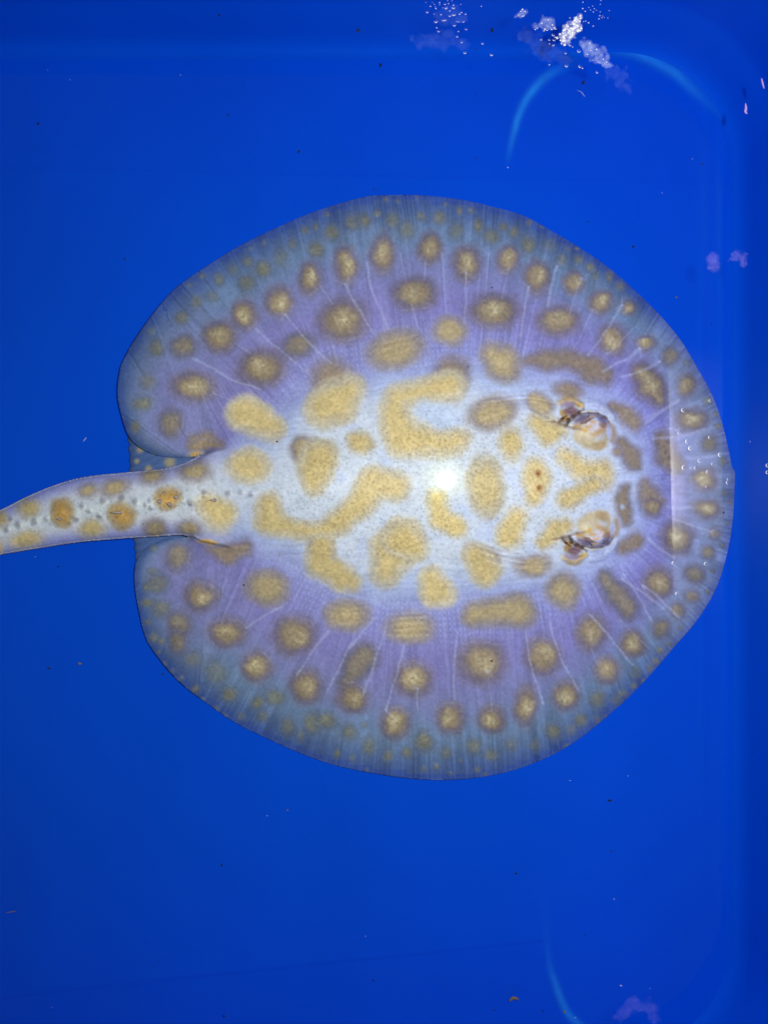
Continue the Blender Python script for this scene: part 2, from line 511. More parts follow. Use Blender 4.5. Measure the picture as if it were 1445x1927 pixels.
NZ = lambda cell, o=1, s=0: noise2(H, W, cell / ST, o, s)
n_big, n_mid, n_fine, n_gr = NZ(160, 3, 11), NZ(45, 3, 12), NZ(14, 3, 13), NZ(4.5, 2, 14)
def line_noise(coord, cross, freq, seed):
    """1-D noise across the fin rays (fine parallel streaks), drifting slowly along them"""
    r = np.random.default_rng(seed); g = r.uniform(-1, 1, 9000)
    c = (coord * freq + 40 * 0) % 8000; i = c.astype(int); f = c - i; f = f * f * (3 - 2 * f)
    return g[i] * (1 - f) + g[i + 1] * f

# ---- height (m)
Zt = np.zeros((H, W))
fin = 0.0014 + 0.0130 * (1 - u) ** 1.35
inner = np.clip(d_body / 150, 0, 1)
dome = 0.0125 * (1 - (1 - inner) ** 2) + 0.007 * np.exp(-((Y - 905) / 95) ** 2) * sstep(0, 1, inner)
dome *= 1 - 0.35 * sstep(1000, 1200, X)
Zt = fin + dome
# margin lifts in slow waves
wave = (0.0018 * np.sin(sarc / 62 + 1.0) + 0.0005 * np.sin(sarc / 31 + 0.4) + 0.0014 * n_big) * sstep(0.55, 1.0, u)
lift = np.maximum(wave, 0) * (d_disc > 0)
Zt += lift
rear = sstep(420, 240, X) * (d_disc > 0) * (d_tail < 0)
Zt += rear * 0.0035
fin_side = np.clip(d_disc / 9, 0, 1)
Zt = np.where(d_disc > 0, np.maximum(0.0010 + lift + rear * 0.0035, 0) + (Zt - 0.0010 - lift - rear * 0.0035) * (0.55 + 0.45 * np.sqrt(fin_side)), 0.0)
# tail: flattened round section
ty = np.interp(X, [p[0] for p in TAIL_T], [p[1] for p in TAIL_T]); by_ = np.interp(X, [p[0] for p in TAIL_B], [p[1] for p in TAIL_B])
mid, half = (ty + by_) / 2, (by_ - ty) / 2
tq = np.clip(1 - ((Y - mid) / np.maximum(half, 1)) ** 2, 0, 1)
ztail = 0.004 + np.interp(X, [-230, 0, 250, 470], [0.008, 0.0135, 0.019, 0.024]) * np.sqrt(tq)
ztail += 0.0022 * np.exp(-((Y - mid) / 14) ** 2)
ztail = np.where(d_tail > 0, ztail, 0)
blend = sstep(345, 456, X)
tgt = ztail * (1 - blend) + Zt * blend
ks = 0.004; hs = np.clip(0.5 + 0.5 * (tgt - Zt) / ks, 0, 1)
Zt = np.where(d_tail > 0, Zt * (1 - hs) + tgt * hs + ks * hs * (1 - hs) * sstep(340, 400, X) * (1 - blend), Zt)
Zbase = Zt.copy()

# ---- pigment (sRGB 0..255 while painting)
def mixc(a, c, m):
    return a * (1 - m[..., None]) + np.asarray(c, float) * m[..., None]
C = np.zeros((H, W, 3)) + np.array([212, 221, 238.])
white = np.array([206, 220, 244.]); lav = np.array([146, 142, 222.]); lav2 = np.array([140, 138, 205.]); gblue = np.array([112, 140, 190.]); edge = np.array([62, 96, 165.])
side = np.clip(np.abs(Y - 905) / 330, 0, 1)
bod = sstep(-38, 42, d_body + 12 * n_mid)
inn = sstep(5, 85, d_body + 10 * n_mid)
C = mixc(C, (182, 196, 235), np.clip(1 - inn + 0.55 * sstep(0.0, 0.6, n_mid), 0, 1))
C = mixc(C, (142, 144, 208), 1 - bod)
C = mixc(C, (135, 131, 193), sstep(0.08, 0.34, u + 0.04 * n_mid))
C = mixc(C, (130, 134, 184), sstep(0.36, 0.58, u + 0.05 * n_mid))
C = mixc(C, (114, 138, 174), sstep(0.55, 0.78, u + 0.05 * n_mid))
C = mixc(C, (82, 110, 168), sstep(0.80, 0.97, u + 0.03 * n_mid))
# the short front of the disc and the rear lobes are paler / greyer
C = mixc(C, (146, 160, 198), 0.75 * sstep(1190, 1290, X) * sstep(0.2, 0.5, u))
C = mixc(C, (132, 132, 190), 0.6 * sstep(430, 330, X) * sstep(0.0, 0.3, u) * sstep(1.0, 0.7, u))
# tail
tl = (d_tail > 0) & (X < 520)
tm = np.where(tl, sstep(462, 375, X) * sstep(-2, 6, d_tail), 0)
C = mixc(C, (212, 217, 228), tm)
C = mixc(C, (168, 172, 226), tm * sstep(36, 6, d_tail) * 0.85)  # lavender edges, darkened wide to paint in a rounder tail's shading
C = mixc(C, (214, 224, 228), tm * np.exp(-((Y - mid) / 20) ** 2) * 0.7)
# mottling
C *= (1 + 0.035 * n_mid + 0.035 * n_fine + 0.045 * n_gr)[..., None]
# fin-ray streaks
s1 = line_noise(sarc, u, 1 / 3.2, 1); s2 = line_noise(sarc + 1.5 * n_mid, u, 1 / 7.5, 2)
stk = (0.6 * s1 + 0.7 * s2) * sstep(0.02, 0.12, u)
C *= (1 + (0.055 + 0.07 * sstep(0.6, 0.9, u)) * stk)[..., None]
C *= (1 - 0.10 * sstep(0.72, 0.95, u) * (0.5 + 0.5 * np.sin(sarc * 2 * math.pi / 7.0 + 2 * n_mid)) * (u > 0))[..., None]
Zt += 0.00010 * stk * sstep(0.05, 0.4, u) * (d_disc > 4)
# pale woven ticks where fin muscle meets the body
tick = np.clip(np.sin(sarc * 2 * math.pi / 8.5 + 0.8 * n_mid) - 0.1, 0, 1) * np.clip(np.sin(dout * 2 * math.pi / 11.0 + 3 * n_mid) + 0.45, 0, 1)
tz = sstep(-25, 5, -d_body) * sstep(0.36, 0.10, u) * (0.55 + 0.45 * n_big) * (X > 430)
C = mixc(C, (196, 204, 246), np.clip(0.62 * tick * tz, 0, 1))
Zt += 0.00016 * tick * tz
# many fine pale streaks fanning out across the fin muscle
for seed_, (n_l, ua, ub, op_) in enumerate([(150, 0.02, 0.30, 0.34), (110, 0.10, 0.48, 0.26), (70, 0.25, 0.62, 0.22)]):
    r_ = np.random.default_rng(70 + seed_); tab = np.zeros(6000)
    for c_ in r_.uniform(0, arc.max(), n_l):
        i_ = int(c_ * 2)
        for j_ in range(-6, 7):
            if 0 <= i_ + j_ < 6000: tab[i_ + j_] = max(tab[i_ + j_], math.exp(-(j_ / 2.0) ** 2) * r_.uniform(0.8, 1.0))
    ss = np.clip((sarc + 1.6 * n_mid) * 2, 0, 5998); i_ = ss.astype(int); f_ = ss - i_
    m_ = (tab[i_] * (1 - f_) + tab[i_ + 1] * f_) * sstep(ua, ua + 0.06, u + 0.05 * n_fine) * sstep(ub, ub - 0.14, u + 0.10 * n_mid) * (X > 400)
    C = mixc(C, (188, 194, 236), op_ * m_)
    Zt += 0.00008 * m_
# fibrous grain of the body edge
fib = line_noise(Y + 6 * n_mid + 0.05 * X, X, 1 / 3.0, 5)
bz = sstep(0, 30, d_body) * sstep(130, 50, d_body) * sstep(440, 560, X)
C *= (1 + 0.035 * fib * bz)[..., None]
Zt += 0.00012 * fib * bz

# ---- spots
SP = []
def E_(c, t, *es):
    for e in es:
        x, y, rx = e[0], e[1], e[2]
        ry = e[3] if len(e) > 3 else rx
        rot = e[4] if len(e) > 4 else 0
        (px, py, a, b), = cv(c, [(x, y, rx, ry)])
        SP.append((t, 'e', (px, py, a, b, math.radians(rot))))
def K_(c, t, *chain):
    SP.append((t, 'k', cv(c, chain)))

E_('A', 'r', (1255, 440, 58, 92), (1065, 510, 55, 80), (905, 635, 68, 76), (725, 700, 62, 75), (590, 812, 78, 78), (455, 1075, 102, 72), (810, 975, 112, 85), (1235, 730, 115, 105, -20))
E_('A', 'q', (1000, 865, 85, 60, -12), (340, 1270, 62, 65), (405, 870, 60, 52))
E_('A', 'm', (260, 875, 40, 38), (195, 1165, 50, 42), (220, 1050, 40, 45), (155, 1290, 25, 30), (735, 540, 38, 42), (820, 465, 40, 45), (915, 400, 38, 48),
   (660, 465, 30), (590, 515, 28, 30), (740, 425, 28, 25), (555, 605, 33, 30), (470, 632, 32), (395, 715, 38, 35), (235, 787, 22, 18), (1100, 355, 38, 42), (1180, 270, 40, 40),
   (1285, 215, 35, 40), (1345, 210, 35, 40), (1040, 260, 20), (975, 330, 20, 25), (1155, 172, 15), (1095, 240, 15, 18), (825, 320, 12, 18), (755, 350, 12, 14), (500, 500, 15),
   (435, 545, 15, 12), (1420, 170, 20))
K_('A', 'd', (1180, 1040, 105), (1200, 1080, 105))
K_('A', 'c', (1140, 1190, 95), (1200, 1160, 110), (1280, 1085, 65))
K_('A', 'c', (725, 1215, 90), (790, 1250, 85), (860, 1285, 62))
K_('A', 'd', (470, 1370, 45), (530, 1345, 42), (590, 1370, 18))
E_('B', 'r', (110, 385, 62, 95), (360, 350, 60, 80), (550, 430, 70, 82), (765, 410, 55, 65), (915, 505, 65, 82), (1110, 535, 56), (1255, 635, 58, 62), (1395, 665, 38, 40),
   (280, 590, 105, 80), (690, 680, 115, 80), (1025, 735, 102, 72), (1310, 830, 70, 76))
E_('B', 'm', (160, 205, 35, 40), (235, 255, 42, 46), (310, 185, 25), (405, 190, 35), (490, 260, 36, 46), (610, 235, 25, 35), (675, 290, 42), (740, 240, 22), (795, 270, 28), (870, 335, 38, 45),
   (980, 335, 35), (1080, 355, 18), (1045, 415, 33), (1135, 410, 25), (1195, 450, 22), (1220, 495, 25, 30), (1295, 500, 20, 30), (1355, 555, 25), (575, 155, 15, 18), (515, 155, 15, 22),
   (440, 120, 15, 12), (190, 105, 12, 14), (130, 95, 18, 12), (290, 90, 10, 12), (875, 220, 15), (950, 235, 20, 10), (20, 210, 22, 30), (80, 175, 15), (1125, 355, 12, 10))
E_('B', 'w', (180, 880, 142, 92, -12), (465, 785, 86, 66))
K_('B', 'w', (680, 905, 62), (735, 955, 92), (770, 1000, 58))
K_('B', 'd', (870, 940, 30), (960, 940, 52), (1090, 930, 42), (1200, 985, 66), (1265, 1030, 48))
E_('B', 'w', (685, 1215, 122, 80, -12))
E_('B', 'c', (780, 1375, 58, 84, -4))
K_('B', 'w', (900, 1145, 38), (950, 1180, 48))
E_('B', 'd', (1080, 1095, 72, 48, 15))
K_('D', 'd', (1015, 170, 88), (1000, 230, 88))
K_('D', 'c', (1000, 245, 80), (830, 285, 58), (720, 310, 60), (695, 410, 72), (750, 530, 105), (840, 545, 80), (930, 560, 60), (1050, 550, 60))
K_('C', 'r', (750, 185, 55), (800, 255, 72), (840, 320, 45))
E_('C', 'r', (1000, 250, 50, 60), (1020, 435, 82, 60), (945, 1085, 84), (840, 1335, 74, 80), (1095, 765, 65, 58), (1105, 930, 75, 50, 8), (775, 15, 50, 45))
E_('C', 'q', (905, 95, 45, 50), (1125, 570, 45, 48), (1150, 1060, 32), (1115, 1170, 35, 38), (1035, 1285, 52, 50), (1025, 1405, 38, 35))
E_('C', 'm', (1000, 125, 25, 22), (1110, 335, 25), (1155, 405, 12, 15), (1168, 472, 20, 18), (1195, 665, 22, 28), (1210, 840, 22, 18), (1232, 890, 15), (1220, 1005, 12, 15),
   (1110, 1380, 14, 12), (1140, 1270, 12), (1195, 1130, 12), (1050, 40, 14), (1085, 150, 12), (1110, 220, 10), (1125, 275, 10))
K_('C', 'd', (860, 555, 52), (890, 640, 62), (940, 690, 46))
K_('C', 'd', (770, 800, 42), (800, 860, 68), (835, 880, 50))
E_('C', 'r', (805, 920, 52))
K_('C', 'd', (590, 365, 34), (660, 405, 50), (715, 455, 42))
K_('C', 'd', (640, 555, 30), (690, 620, 52), (705, 680, 46))
E_('C', 'd', (618, 612, 26))
K_('C', 'd', (655, 820, 30), (640, 870, 40), (650, 940, 42), (665, 990, 32))
K_('C', 'c', (330, 640, 44), (420, 705, 50), (520, 740, 78))
K_('C', 'c', (500, 790, 42), (420, 820, 38), (350, 875, 56))
K_('C', 'c', (165, 700, 62), (175, 760, 74), (160, 860, 56))
K_('C', 'c', (180, 450, 52), (245, 505, 68), (295, 490, 42))
K_('C', 'c', (215, 1115, 38), (275, 1045, 55), (325, 1020, 40))
K_('C', 'd', (640, 1150, 36), (710, 1100, 52))
E_('C', 'w', (150, 1245, 92, 52, -8), (320, 1375, 88, 100))
K_('D', 'c', (700, 795, 78), (595, 775, 82), (500, 900, 66), (400, 990, 62), (300, 1050, 48), (150, 1030, 40), (30, 985, 78), (15, 905, 66))
K_('D', 'w', (300, 1060, 60), (300, 1130, 66))
K_('D', 'c', (300, 1130, 70), (305, 1215, 74), (420, 1290, 68), (465, 1310, 50))
K_('D', 'c', (740, 1085, 105), (690, 1150, 115), (650, 1255, 76)); K_('D', 'c', (740, 1085, 100), (800, 1120, 82))
K_('D', 'c', (900, 1300, 66), (925, 1365, 86), (975, 1390, 48))
K_('D', 'c', (930, 870, 50), (960, 975, 60), (1035, 1020, 60))
E_('D', 'c', (1195, 795, 95, 148, -3))
K_('D', 'c', (505, 555, 58), (520, 555, 60))
K_('D', 'c', (1140, 1170, 66), (1190, 1255, 80))
K_('D', 'w', (1130, 1150, 50), (1230, 1190, 40))
K_('D', 'c', (1360, 965, 55), (1325, 1060, 72))
K_('D', 'w', (205, 595, 72), (290, 615, 62)); K_('D', 'c', (290, 640, 95), (275, 720, 92), (260, 790, 55))
E_('E', 'c', (1300, 270, 104, 90))
E_('E', 'w', (1020, 300, 82, 50, -8), (800, 325, 62, 42, -10), (600, 380, 72, 44, -18), (460, 395, 50, 34, -15), (995, 595, 60, 38), (815, 590, 60, 52))
K_('E', 'c', (1090, 465, 56), (1155, 525, 80))
E_('E', 'o', (880, 440, 64, 56), (640, 530, 66, 72), (325, 512, 58, 74))
E_('E', 'c', (150, 490, 54, 50), (140, 655, 80, 46, -8), (480, 600, 66, 48), (5, 545, 34, 42), (-5, 700, 26, 40), (-120, 640, 50, 40, -20), (-260, 690, 60, 44, -20), (-330, 780, 50, 30, -20), (-440, 790, 50, 40, -20))
K_('E', 'd', (1110, 705, 30), (1195, 730, 56), (1285, 695, 34))
K_('E', 'o', (1040, 662, 8), (1085, 668, 12), (1130, 662, 7))
E_('E', 'o', (1022, 206, 32, 14, -14))
K_('E', 'd', (1010, 165, 22), (1070, 150, 30), (1140, 155, 14))
E_('E', 'r', (1050, 950, 80, 74), (1190, 1140, 92, 68, -6), (1340, 1320, 74, 80))
E_('E', 'q', (930, 745, 66), (935, 1095, 56, 60), (930, 1190, 50, 55))
E_('E', 'm', (825, 880, 60, 50), (800, 815, 25, 20), (765, 905, 15, 20), (770, 985, 35, 22), (840, 1020, 50, 45), (775, 1085, 18), (805, 1165, 20, 25), (840, 1185, 18),
   (1010, 1280, 40, 38), (1130, 1350, 52, 72, -35), (1205, 1465, 35), (830, 1240, 10), (862, 1303, 12), (905, 1338, 14), (948, 1378, 14), (1022, 1435, 18), (1060, 1490, 10), (805, 700, 20))
E_('F', 'w', (665, 70, 105, 84), (1060, 205, 105, 76), (1370, 265, 115, 74))
E_('F', 'r', (800, 305, 92, 86), (1090, 615, 70, 65), (855, 555, 72, 78), (1385, 525, 86, 80), (1295, 740, 68, 72))
K_('F', 'q', (1150, 410, 60), (1095, 465, 58), (1065, 540, 42))
E_('F', 'm', (700, 610, 45, 40), (615, 635, 30), (480, 600, 35), (765, 755, 38, 40), (890, 735, 40, 50), (960, 725, 45, 40), (1070, 785, 38), (1165, 850, 32, 45), (1260, 900, 28), (1355, 885, 25, 28),
   (535, 705, 20), (455, 705, 15), (415, 665, 14), (345, 620, 14), (310, 570, 20), (830, 800, 20, 30), (1010, 890, 14, 20), (1085, 910, 12, 18), (1160, 970, 10, 12), (1430, 830, 35, 45), (640, 705, 30, 25), (1145, 745, 16))
K_('G', 'w', (262, 178, 52), (360, 165, 55), (460, 165, 72))
K_('G', 'q', (835, 20, 34), (890, 90, 50), (930, 150, 48))
E_('G', 'r', (295, 390, 95, 86), (560, 360, 70, 80), (770, 255, 62, 75), (955, 305, 55, 58), (155, 630, 55, 65), (335, 635, 60, 55), (487, 580, 50, 76), (663, 530, 58, 62), (845, 420, 58, 52))
E_('G', 'q', (1080, 240, 38, 40), (1155, 160, 33))
E_('G', 'm', (1165, 235, 15, 14), (1115, 310, 15, 12), (1072, 335, 18), (1055, 385, 16), (1030, 415, 15, 18), (968, 435, 25, 28), (960, 490, 12), (1005, 470, 10), (805, 550, 32, 40), (885, 555, 22, 25),
   (912, 525, 22, 20), (730, 640, 28), (688, 685, 25, 28), (605, 695, 33), (525, 750, 25), (425, 750, 32, 35), (255, 760, 35), (335, 795, 30, 25), (135, 785, 25, 28), (45, 740, 35, 42), (800, 640, 15, 20),
   (835, 630, 12), (670, 760, 14), (200, 820, 10), (95, 845, 14), (40, 855, 12), (275, 860, 14), (310, 880, 10), (160, 875, 8), (785, 700, 10), (715, 745, 10))

SPEC = {  # rim colour, main colour, core colour, softness (share of radius, min px), opacity, dome height (m)
    'c': ((202, 192, 168), (214, 192, 136), (216, 194, 132), (0.27, 9), 0.97, 0.0003),
    'w': ((154, 144, 144), (184, 165, 124), (196, 178, 130), (0.33, 9), 0.95, 0.0004),
    'd': ((138, 127, 136), (150, 132, 110), (156, 138, 110), (0.40, 9), 0.90, 0.0003),
    'o': ((190, 168, 128), (210, 166, 92), (220, 170, 84), (0.28, 6), 0.95, 0.0006),
    'r': ((124, 113, 124), (156, 138, 108), (206, 193, 150), (0.48, 10), 0.95, 0.0014),
    'q': ((114, 110, 126), (138, 127, 110), (164, 149, 114), (0.55, 10), 0.88, 0.0006),
    'm': ((106, 116, 132), (124, 124, 110), (150, 145, 112), (0.60, 5), 0.90, 0.0003)}
wx = 5 * NZ(30, 2, 21) + 2.2 * n_fine; wy = 5 * NZ(30, 2, 22) + 2.2 * NZ(14, 2, 23)
spot_mask = np.zeros((H, W)); gold = np.zeros((H, W))
def window(x0, x1, y0, y1):
    i0 = max(int((x0 - GX0) / ST), 0); i1 = min(int((x1 - GX0) / ST) + 2, W)
    j0 = max(int((y0 - GY0) / ST), 0); j1 = min(int((y1 - GY0) / ST) + 2, H)
    return slice(j0, j1), slice(i0, i1)
def chain_dist(pts, xs_, ys_):
    d = np.full(xs_.shape, -1e9)
    if len(pts) == 1: pts = [pts[0], pts[0]]
    for a, b in zip(pts[:-1], pts[1:]):
        ax, ay, bx_, by2 = a[0], a[1], b[0] - a[0], b[1] - a[1]
        t = np.clip(((xs_ - ax) * bx_ + (ys_ - ay) * by2) / (bx_ * bx_ + by2 * by2 + 1e-9), 0, 1)
        dd = a[2] + (b[2] - a[2]) * t - np.hypot(xs_ - ax - t * bx_, ys_ - ay - t * by2)
        k = 6.0                                        # smooth union
        hh = np.clip(0.5 + 0.5 * (dd - d) / k, 0, 1)
        d = np.where(d < -1e8, dd, d * (1 - hh) + dd * hh + k * hh * (1 - hh))
    return d
order = {'m': 0, 'q': 1, 'd': 2, 'r': 3, 'w': 4, 'c': 5, 'o': 6}
for t, kind, g in sorted(SP, key=lambda s: order[s[0]]):
    rim, main, core, (sf, smin), op, dz = SPEC[t]
    if kind == 'e':
        px, py, a, b, rot = g; R = max(a, b); rad = min(a, b)
        win = window(px - R * 1.7 - 12, px + R * 1.7 + 12, py - R * 1.7 - 12, py + R * 1.7 + 12)
        if win[0].start >= win[0].stop or win[1].start >= win[1].stop: continue
        wk = min(1, rad / 18)
        xx = X[win] + wk * wx[win] - px; yy = Y[win] + wk * wy[win] - py
        c_, s_ = math.cos(rot), math.sin(rot)
        d = (1 - np.sqrt(((xx * c_ + yy * s_) / a) ** 2 + ((-xx * s_ + yy * c_) / b) ** 2)) * rad
        ck = (rng.uniform(-0.25, 0.25) * a, rng.uniform(-0.25, 0.25) * b)
        dc = np.sqrt(((xx - ck[0]) / a) ** 2 + ((yy - ck[1]) / b) ** 2)
    else:
        p = np.array(g); rad = p[:, 2].max()
        win = window(*(p[:, 0].min() - 2 * rad, p[:, 0].max() + 2 * rad, p[:, 1].min() - 2 * rad, p[:, 1].max() + 2 * rad))
        if win[0].start >= win[0].stop or win[1].start >= win[1].stop: continue
        d = chain_dist(g, X[win] + wx[win], Y[win] + wy[win])
        dc = 1 - np.clip(d / rad, 0, 1)
    d = d + {'m': 0.22, 'q': 0.16, 'r': 0.14, 'd': 0.10, 'w': 0.12, 'c': 0.15, 'o': 0.10}[t] * rad
    soft = max(sf * rad, min(smin, rad * 0.8))
    m = sstep(-soft, soft, d) * op
    if t == 'm': m *= 0.75 + 0.25 * rng.uniform(-1, 1)
    lum = 1 + rng.uniform(-0.05, 0.05)
    k_in = sstep(0.15, 0.75, np.clip(d / rad, 0, 1))
    col = np.asarray(rim) * (1 - k_in[..., None]) + np.asarray(main) * k_in[..., None]
    kc = np.exp(-(dc / 0.42) ** 2) * (0.85 if t == 'r' else 0.5)
    kc = kc * rng.uniform(0.55, 1.1)
    kc = np.clip(kc * (1 + 0.6 * n_gr[win] + 0.3 * s2[win]), 0, 1)
    col = col * (1 - kc[..., None]) + np.asarray(core) * kc[..., None]
    col = col * (lum * (1 + 0.09 * n_gr[win] + 0.06 * n_fine[win]))[..., None]
    C[win] = C[win] * (1 - m[..., None]) + col * m[..., None]
    spot_mask[win] = np.maximum(spot_mask[win], m)
    if t in 'cwo': gold[win] = np.maximum(gold[win], m)
    Zt[win] += dz * np.clip(d / rad, 0, 1) ** 0.7 * (d > 0)
    # wrinkled, granular hide inside the spots
    Zt[win] += m * (0.00016 * n_gr[win] + 0.00012 * n_fine[win])

# pale openings inside brown patches (upper body window and by the lower eye)
def paint(c, chain, color, soft, op=1.0, dz=0.0, zsoft=None, warp=0.4, tex=0.05):
    g = cv(c, chain); p = np.array(g); rad = p[:, 2].max() + soft * 2 + 4
    win = window(p[:, 0].min() - rad, p[:, 0].max() + rad, p[:, 1].min() - rad, p[:, 1].max() + rad)
    d = chain_dist(g, X[win] + warp * wx[win], Y[win] + warp * wy[win])
    if color is not None:
        m = sstep(-soft, soft, d) * op
        C[win] = C[win] * (1 - m[..., None]) + np.asarray(color, float) * (1 + tex * n_gr[win] + tex * n_fine[win])[..., None] * m[..., None]
    if dz:
        zs = zsoft or soft
        Zt[win] += dz * sstep(-zs, zs, d)
paint('D', [(860, 370, 45), (960, 420, 70)], (196, 212, 242), 12, 0.85)
paint('C', [(642, 918, 13)], (184, 196, 232), 4, 0.9)

# lateral-line canals: thin pale lines running out across the fins
LINES = {'A': [[(1120, 550), (1180, 640)], [(940, 700), (1060, 850), (1180, 960)], [(780, 770), (900, 880), (1060, 1010)], [(670, 850), (750, 900)],
               [(450, 930), (540, 970), (640, 1030), (800, 1090)], [(1250, 540), (1300, 640), (1390, 800)], [(560, 1110), (660, 1150)]],
         'B': [[(28, 420), (50, 560), (110, 700), (140, 780)], [(205, 380), (235, 530)], [(330, 430), (325, 520)], [(262, 650), (300, 780)], [(420, 380), (440, 690)], [(545, 480), (540, 740)],
               [(665, 385), (650, 600)], [(775, 445), (730, 620)], [(870, 560), (850, 680), (830, 820)], [(1020, 450), (990, 560), (970, 660)], [(1150, 510), (1085, 690)], [(1215, 670), (1110, 880)],
               [(1360, 650), (1290, 770), (1180, 920)], [(1445, 750), (1250, 940)]],
         'C': [[(740, 50), (690, 95), (620, 130), (540, 180)], [(850, 120), (780, 160), (640, 205)], [(960, 325), (870, 380), (820, 420), (770, 460)], [(900, 488), (820, 505)],
               [(1100, 485), (1000, 520), (900, 540), (810, 540)], [(885, 915), (950, 928), (1025, 922)], [(1135, 1050), (1010, 1010), (880, 965)], [(790, 1100), (850, 1150), (930, 1190)], [(1150, 640), (1060, 645), (990, 638)],
               [(640, 1310), (760, 1390), (880, 1480)]],
         'F': [[(560, 270), (650, 210), (740, 160)], [(650, 390), (710, 340)], [(810, 500), (900, 370), (970, 280)], [(960, 590), (1060, 380), (1100, 330), (1200, 210)], [(1140, 600), (1180, 470), (1245, 290)],
               [(1250, 670), (1310, 480), (1340, 360)], [(1410, 570), (1408, 670)]],
         'G': [[(190, 250), (172, 400), (172, 560)], [(320, 430), (337, 600)], [(485, 250), (510, 400), (572, 580)], [(590, 210), (640, 370), (720, 510)], [(770, 330), (800, 400)], [(760, 170), (860, 280), (960, 405)],
               [(900, 200), (1030, 330)], [(915, 0), (980, 100), (1045, 210)], [(1000, 50), (1080, 110), (1160, 195)], [(10, 520), (15, 600)]]}
for c, ls in LINES.items():
    for ln in ls:
        p = spline(ln, 8, False) if len(ln) > 2 else np.array(ln, float)
        s_ = CROP[c][2]
        jit = np.cumsum(rng.normal(0, 0.6, (len(p), 2)), 0)
        pts = [(a + j[0], b + j[1], 1.1 * s_ * (0.6 + 0.4 * math.sin(0.9 * a))) for (a, b), j in zip(p, jit)]
        paint(c, pts, (186, 192, 228), 1.9, 0.46, 0.00014, 2.6, warp=0.35)
        if rng.random() < 0.45:     # feathery end
            a, b = ln[0]
            for _ in range(5):
                paint(c, [(a, b, 1.2 * s_), (a + rng.normal(0, 24), b + rng.normal(0, 24), 0.8 * s_)], (184, 192, 232), 3, 0.28)

# wrinkle folds behind the eyes and along the flanks
def folds(c, chain, n_, spread, amp=0.00045, dark=0.13):
    base = np.array([(a, b) for a, b in chain], float)
    s_ = CROP[c][2]
    for k in range(n_):
        off = (k - (n_ - 1) / 2) * spread + rng.normal(0, spread * 0.35)
        p = spline(base + np.array([rng.normal(0, 8), off]), 8, False)
        p = p[int(rng.uniform(0, 4)):len(p) - int(rng.uniform(0, 4))]
        pts = [(a, b, 0.7 * s_) for a, b in p]
        paint(c, pts, None, 1.5, 1, -amp, 3.2, warp=0.3)
        paint(c, pts, (150, 130, 120), 1.6, dark, warp=0.3)
folds('B', [(600, 1170), (740, 1150), (870, 1140), (1000, 1165)], 4, 13)
folds('B', [(610, 1240), (700, 1215), (790, 1190)], 4, 24)
folds('B', [(880, 1190), (930, 1210), (990, 1250)], 4, 16)
folds('C', [(0, 1205), (120, 1222), (250, 1210)], 4, 15)
folds('D', [(1130, 1130), (1260, 1180), (1400, 1205)], 5, 15)
folds('B', [(60, 900), (170, 870), (300, 845)], 5, 24, 0.0003, 0.09)
folds('F', [(1270, 270), (1370, 262), (1460, 258)], 5, 22, 0.0003, 0.09)
folds('D', [(20, 1130), (180, 1120), (360, 1135)], 6, 15, 0.00025, 0.05)
folds('A', [(640, 1320), (840, 1330), (960, 1300), (1100, 1280)], 4, 18, 0.00025, 0.05)
folds('E', [(1120, 710), (1220, 690), (1330, 690)], 4, 16, 0.0003, 0.10)
folds('D', [(140, 600), (250, 610), (360, 640)], 4, 18, 0.00025, 0.05)
folds('F', [(960, 210), (1060, 215), (1150, 205)], 4, 24, 0.00025, 0.05)

# pores: fine dark dots over the back and the tail root
def pore_field():
    pts = []
    for yy in np.arange(700, 1130, 6.8):
        for xx in np.arange(20, 1230, 6.8):
            pts.append((xx + rng.uniform(-2.9, 2.9), yy + rng.uniform(-2.9, 2.9)))
    for xx, yy in pts:
        i, j = int((xx - GX0) / ST), int((yy - GY0) / ST)
        db = max(d_body[j, i] - 55, 0) if xx > 400 else max(d_tail[j, i] - 14, 0) * 1.5
        prob = min(1, db / 75) * (0.95 if gold[j, i] > 0.4 else 0.62) * (0.75 + 0.5 * n_big[j, i])
        if rng.random() > prob: continue
        r = rng.uniform(1.2, 2.0)
        sl = (slice(j - 2, j + 4), slice(i - 2, i + 4))
        dd = np.hypot(X[sl] - xx, Y[sl] - yy)
        m = np.exp(-(dd / r) ** 2)
        g = gold[j, i]
        col = np.array([128, 96, 48.]) * g + np.array([112, 122, 140.]) * (1 - g)
        C[sl] = C[sl] * (1 - 0.36 * m[..., None]) + col * 0.36 * m[..., None]
        Zt[sl] -= 0.00012 * m
pore_field()
# two endolymphatic pores on the nape
for px, py in ((182, 732), (188, 812)):
    paint('C', [(px, py, 18)], (176, 128, 84), 4, 0.9, 0.0006, 6, warp=0)
    paint('C', [(px, py, 8)], (128, 84, 60), 2, 0.95, -0.0009, 3, warp=0)
    paint('C', [(px, py - 2, 2.5)], (196, 160, 116), 1, 0.8, warp=0)

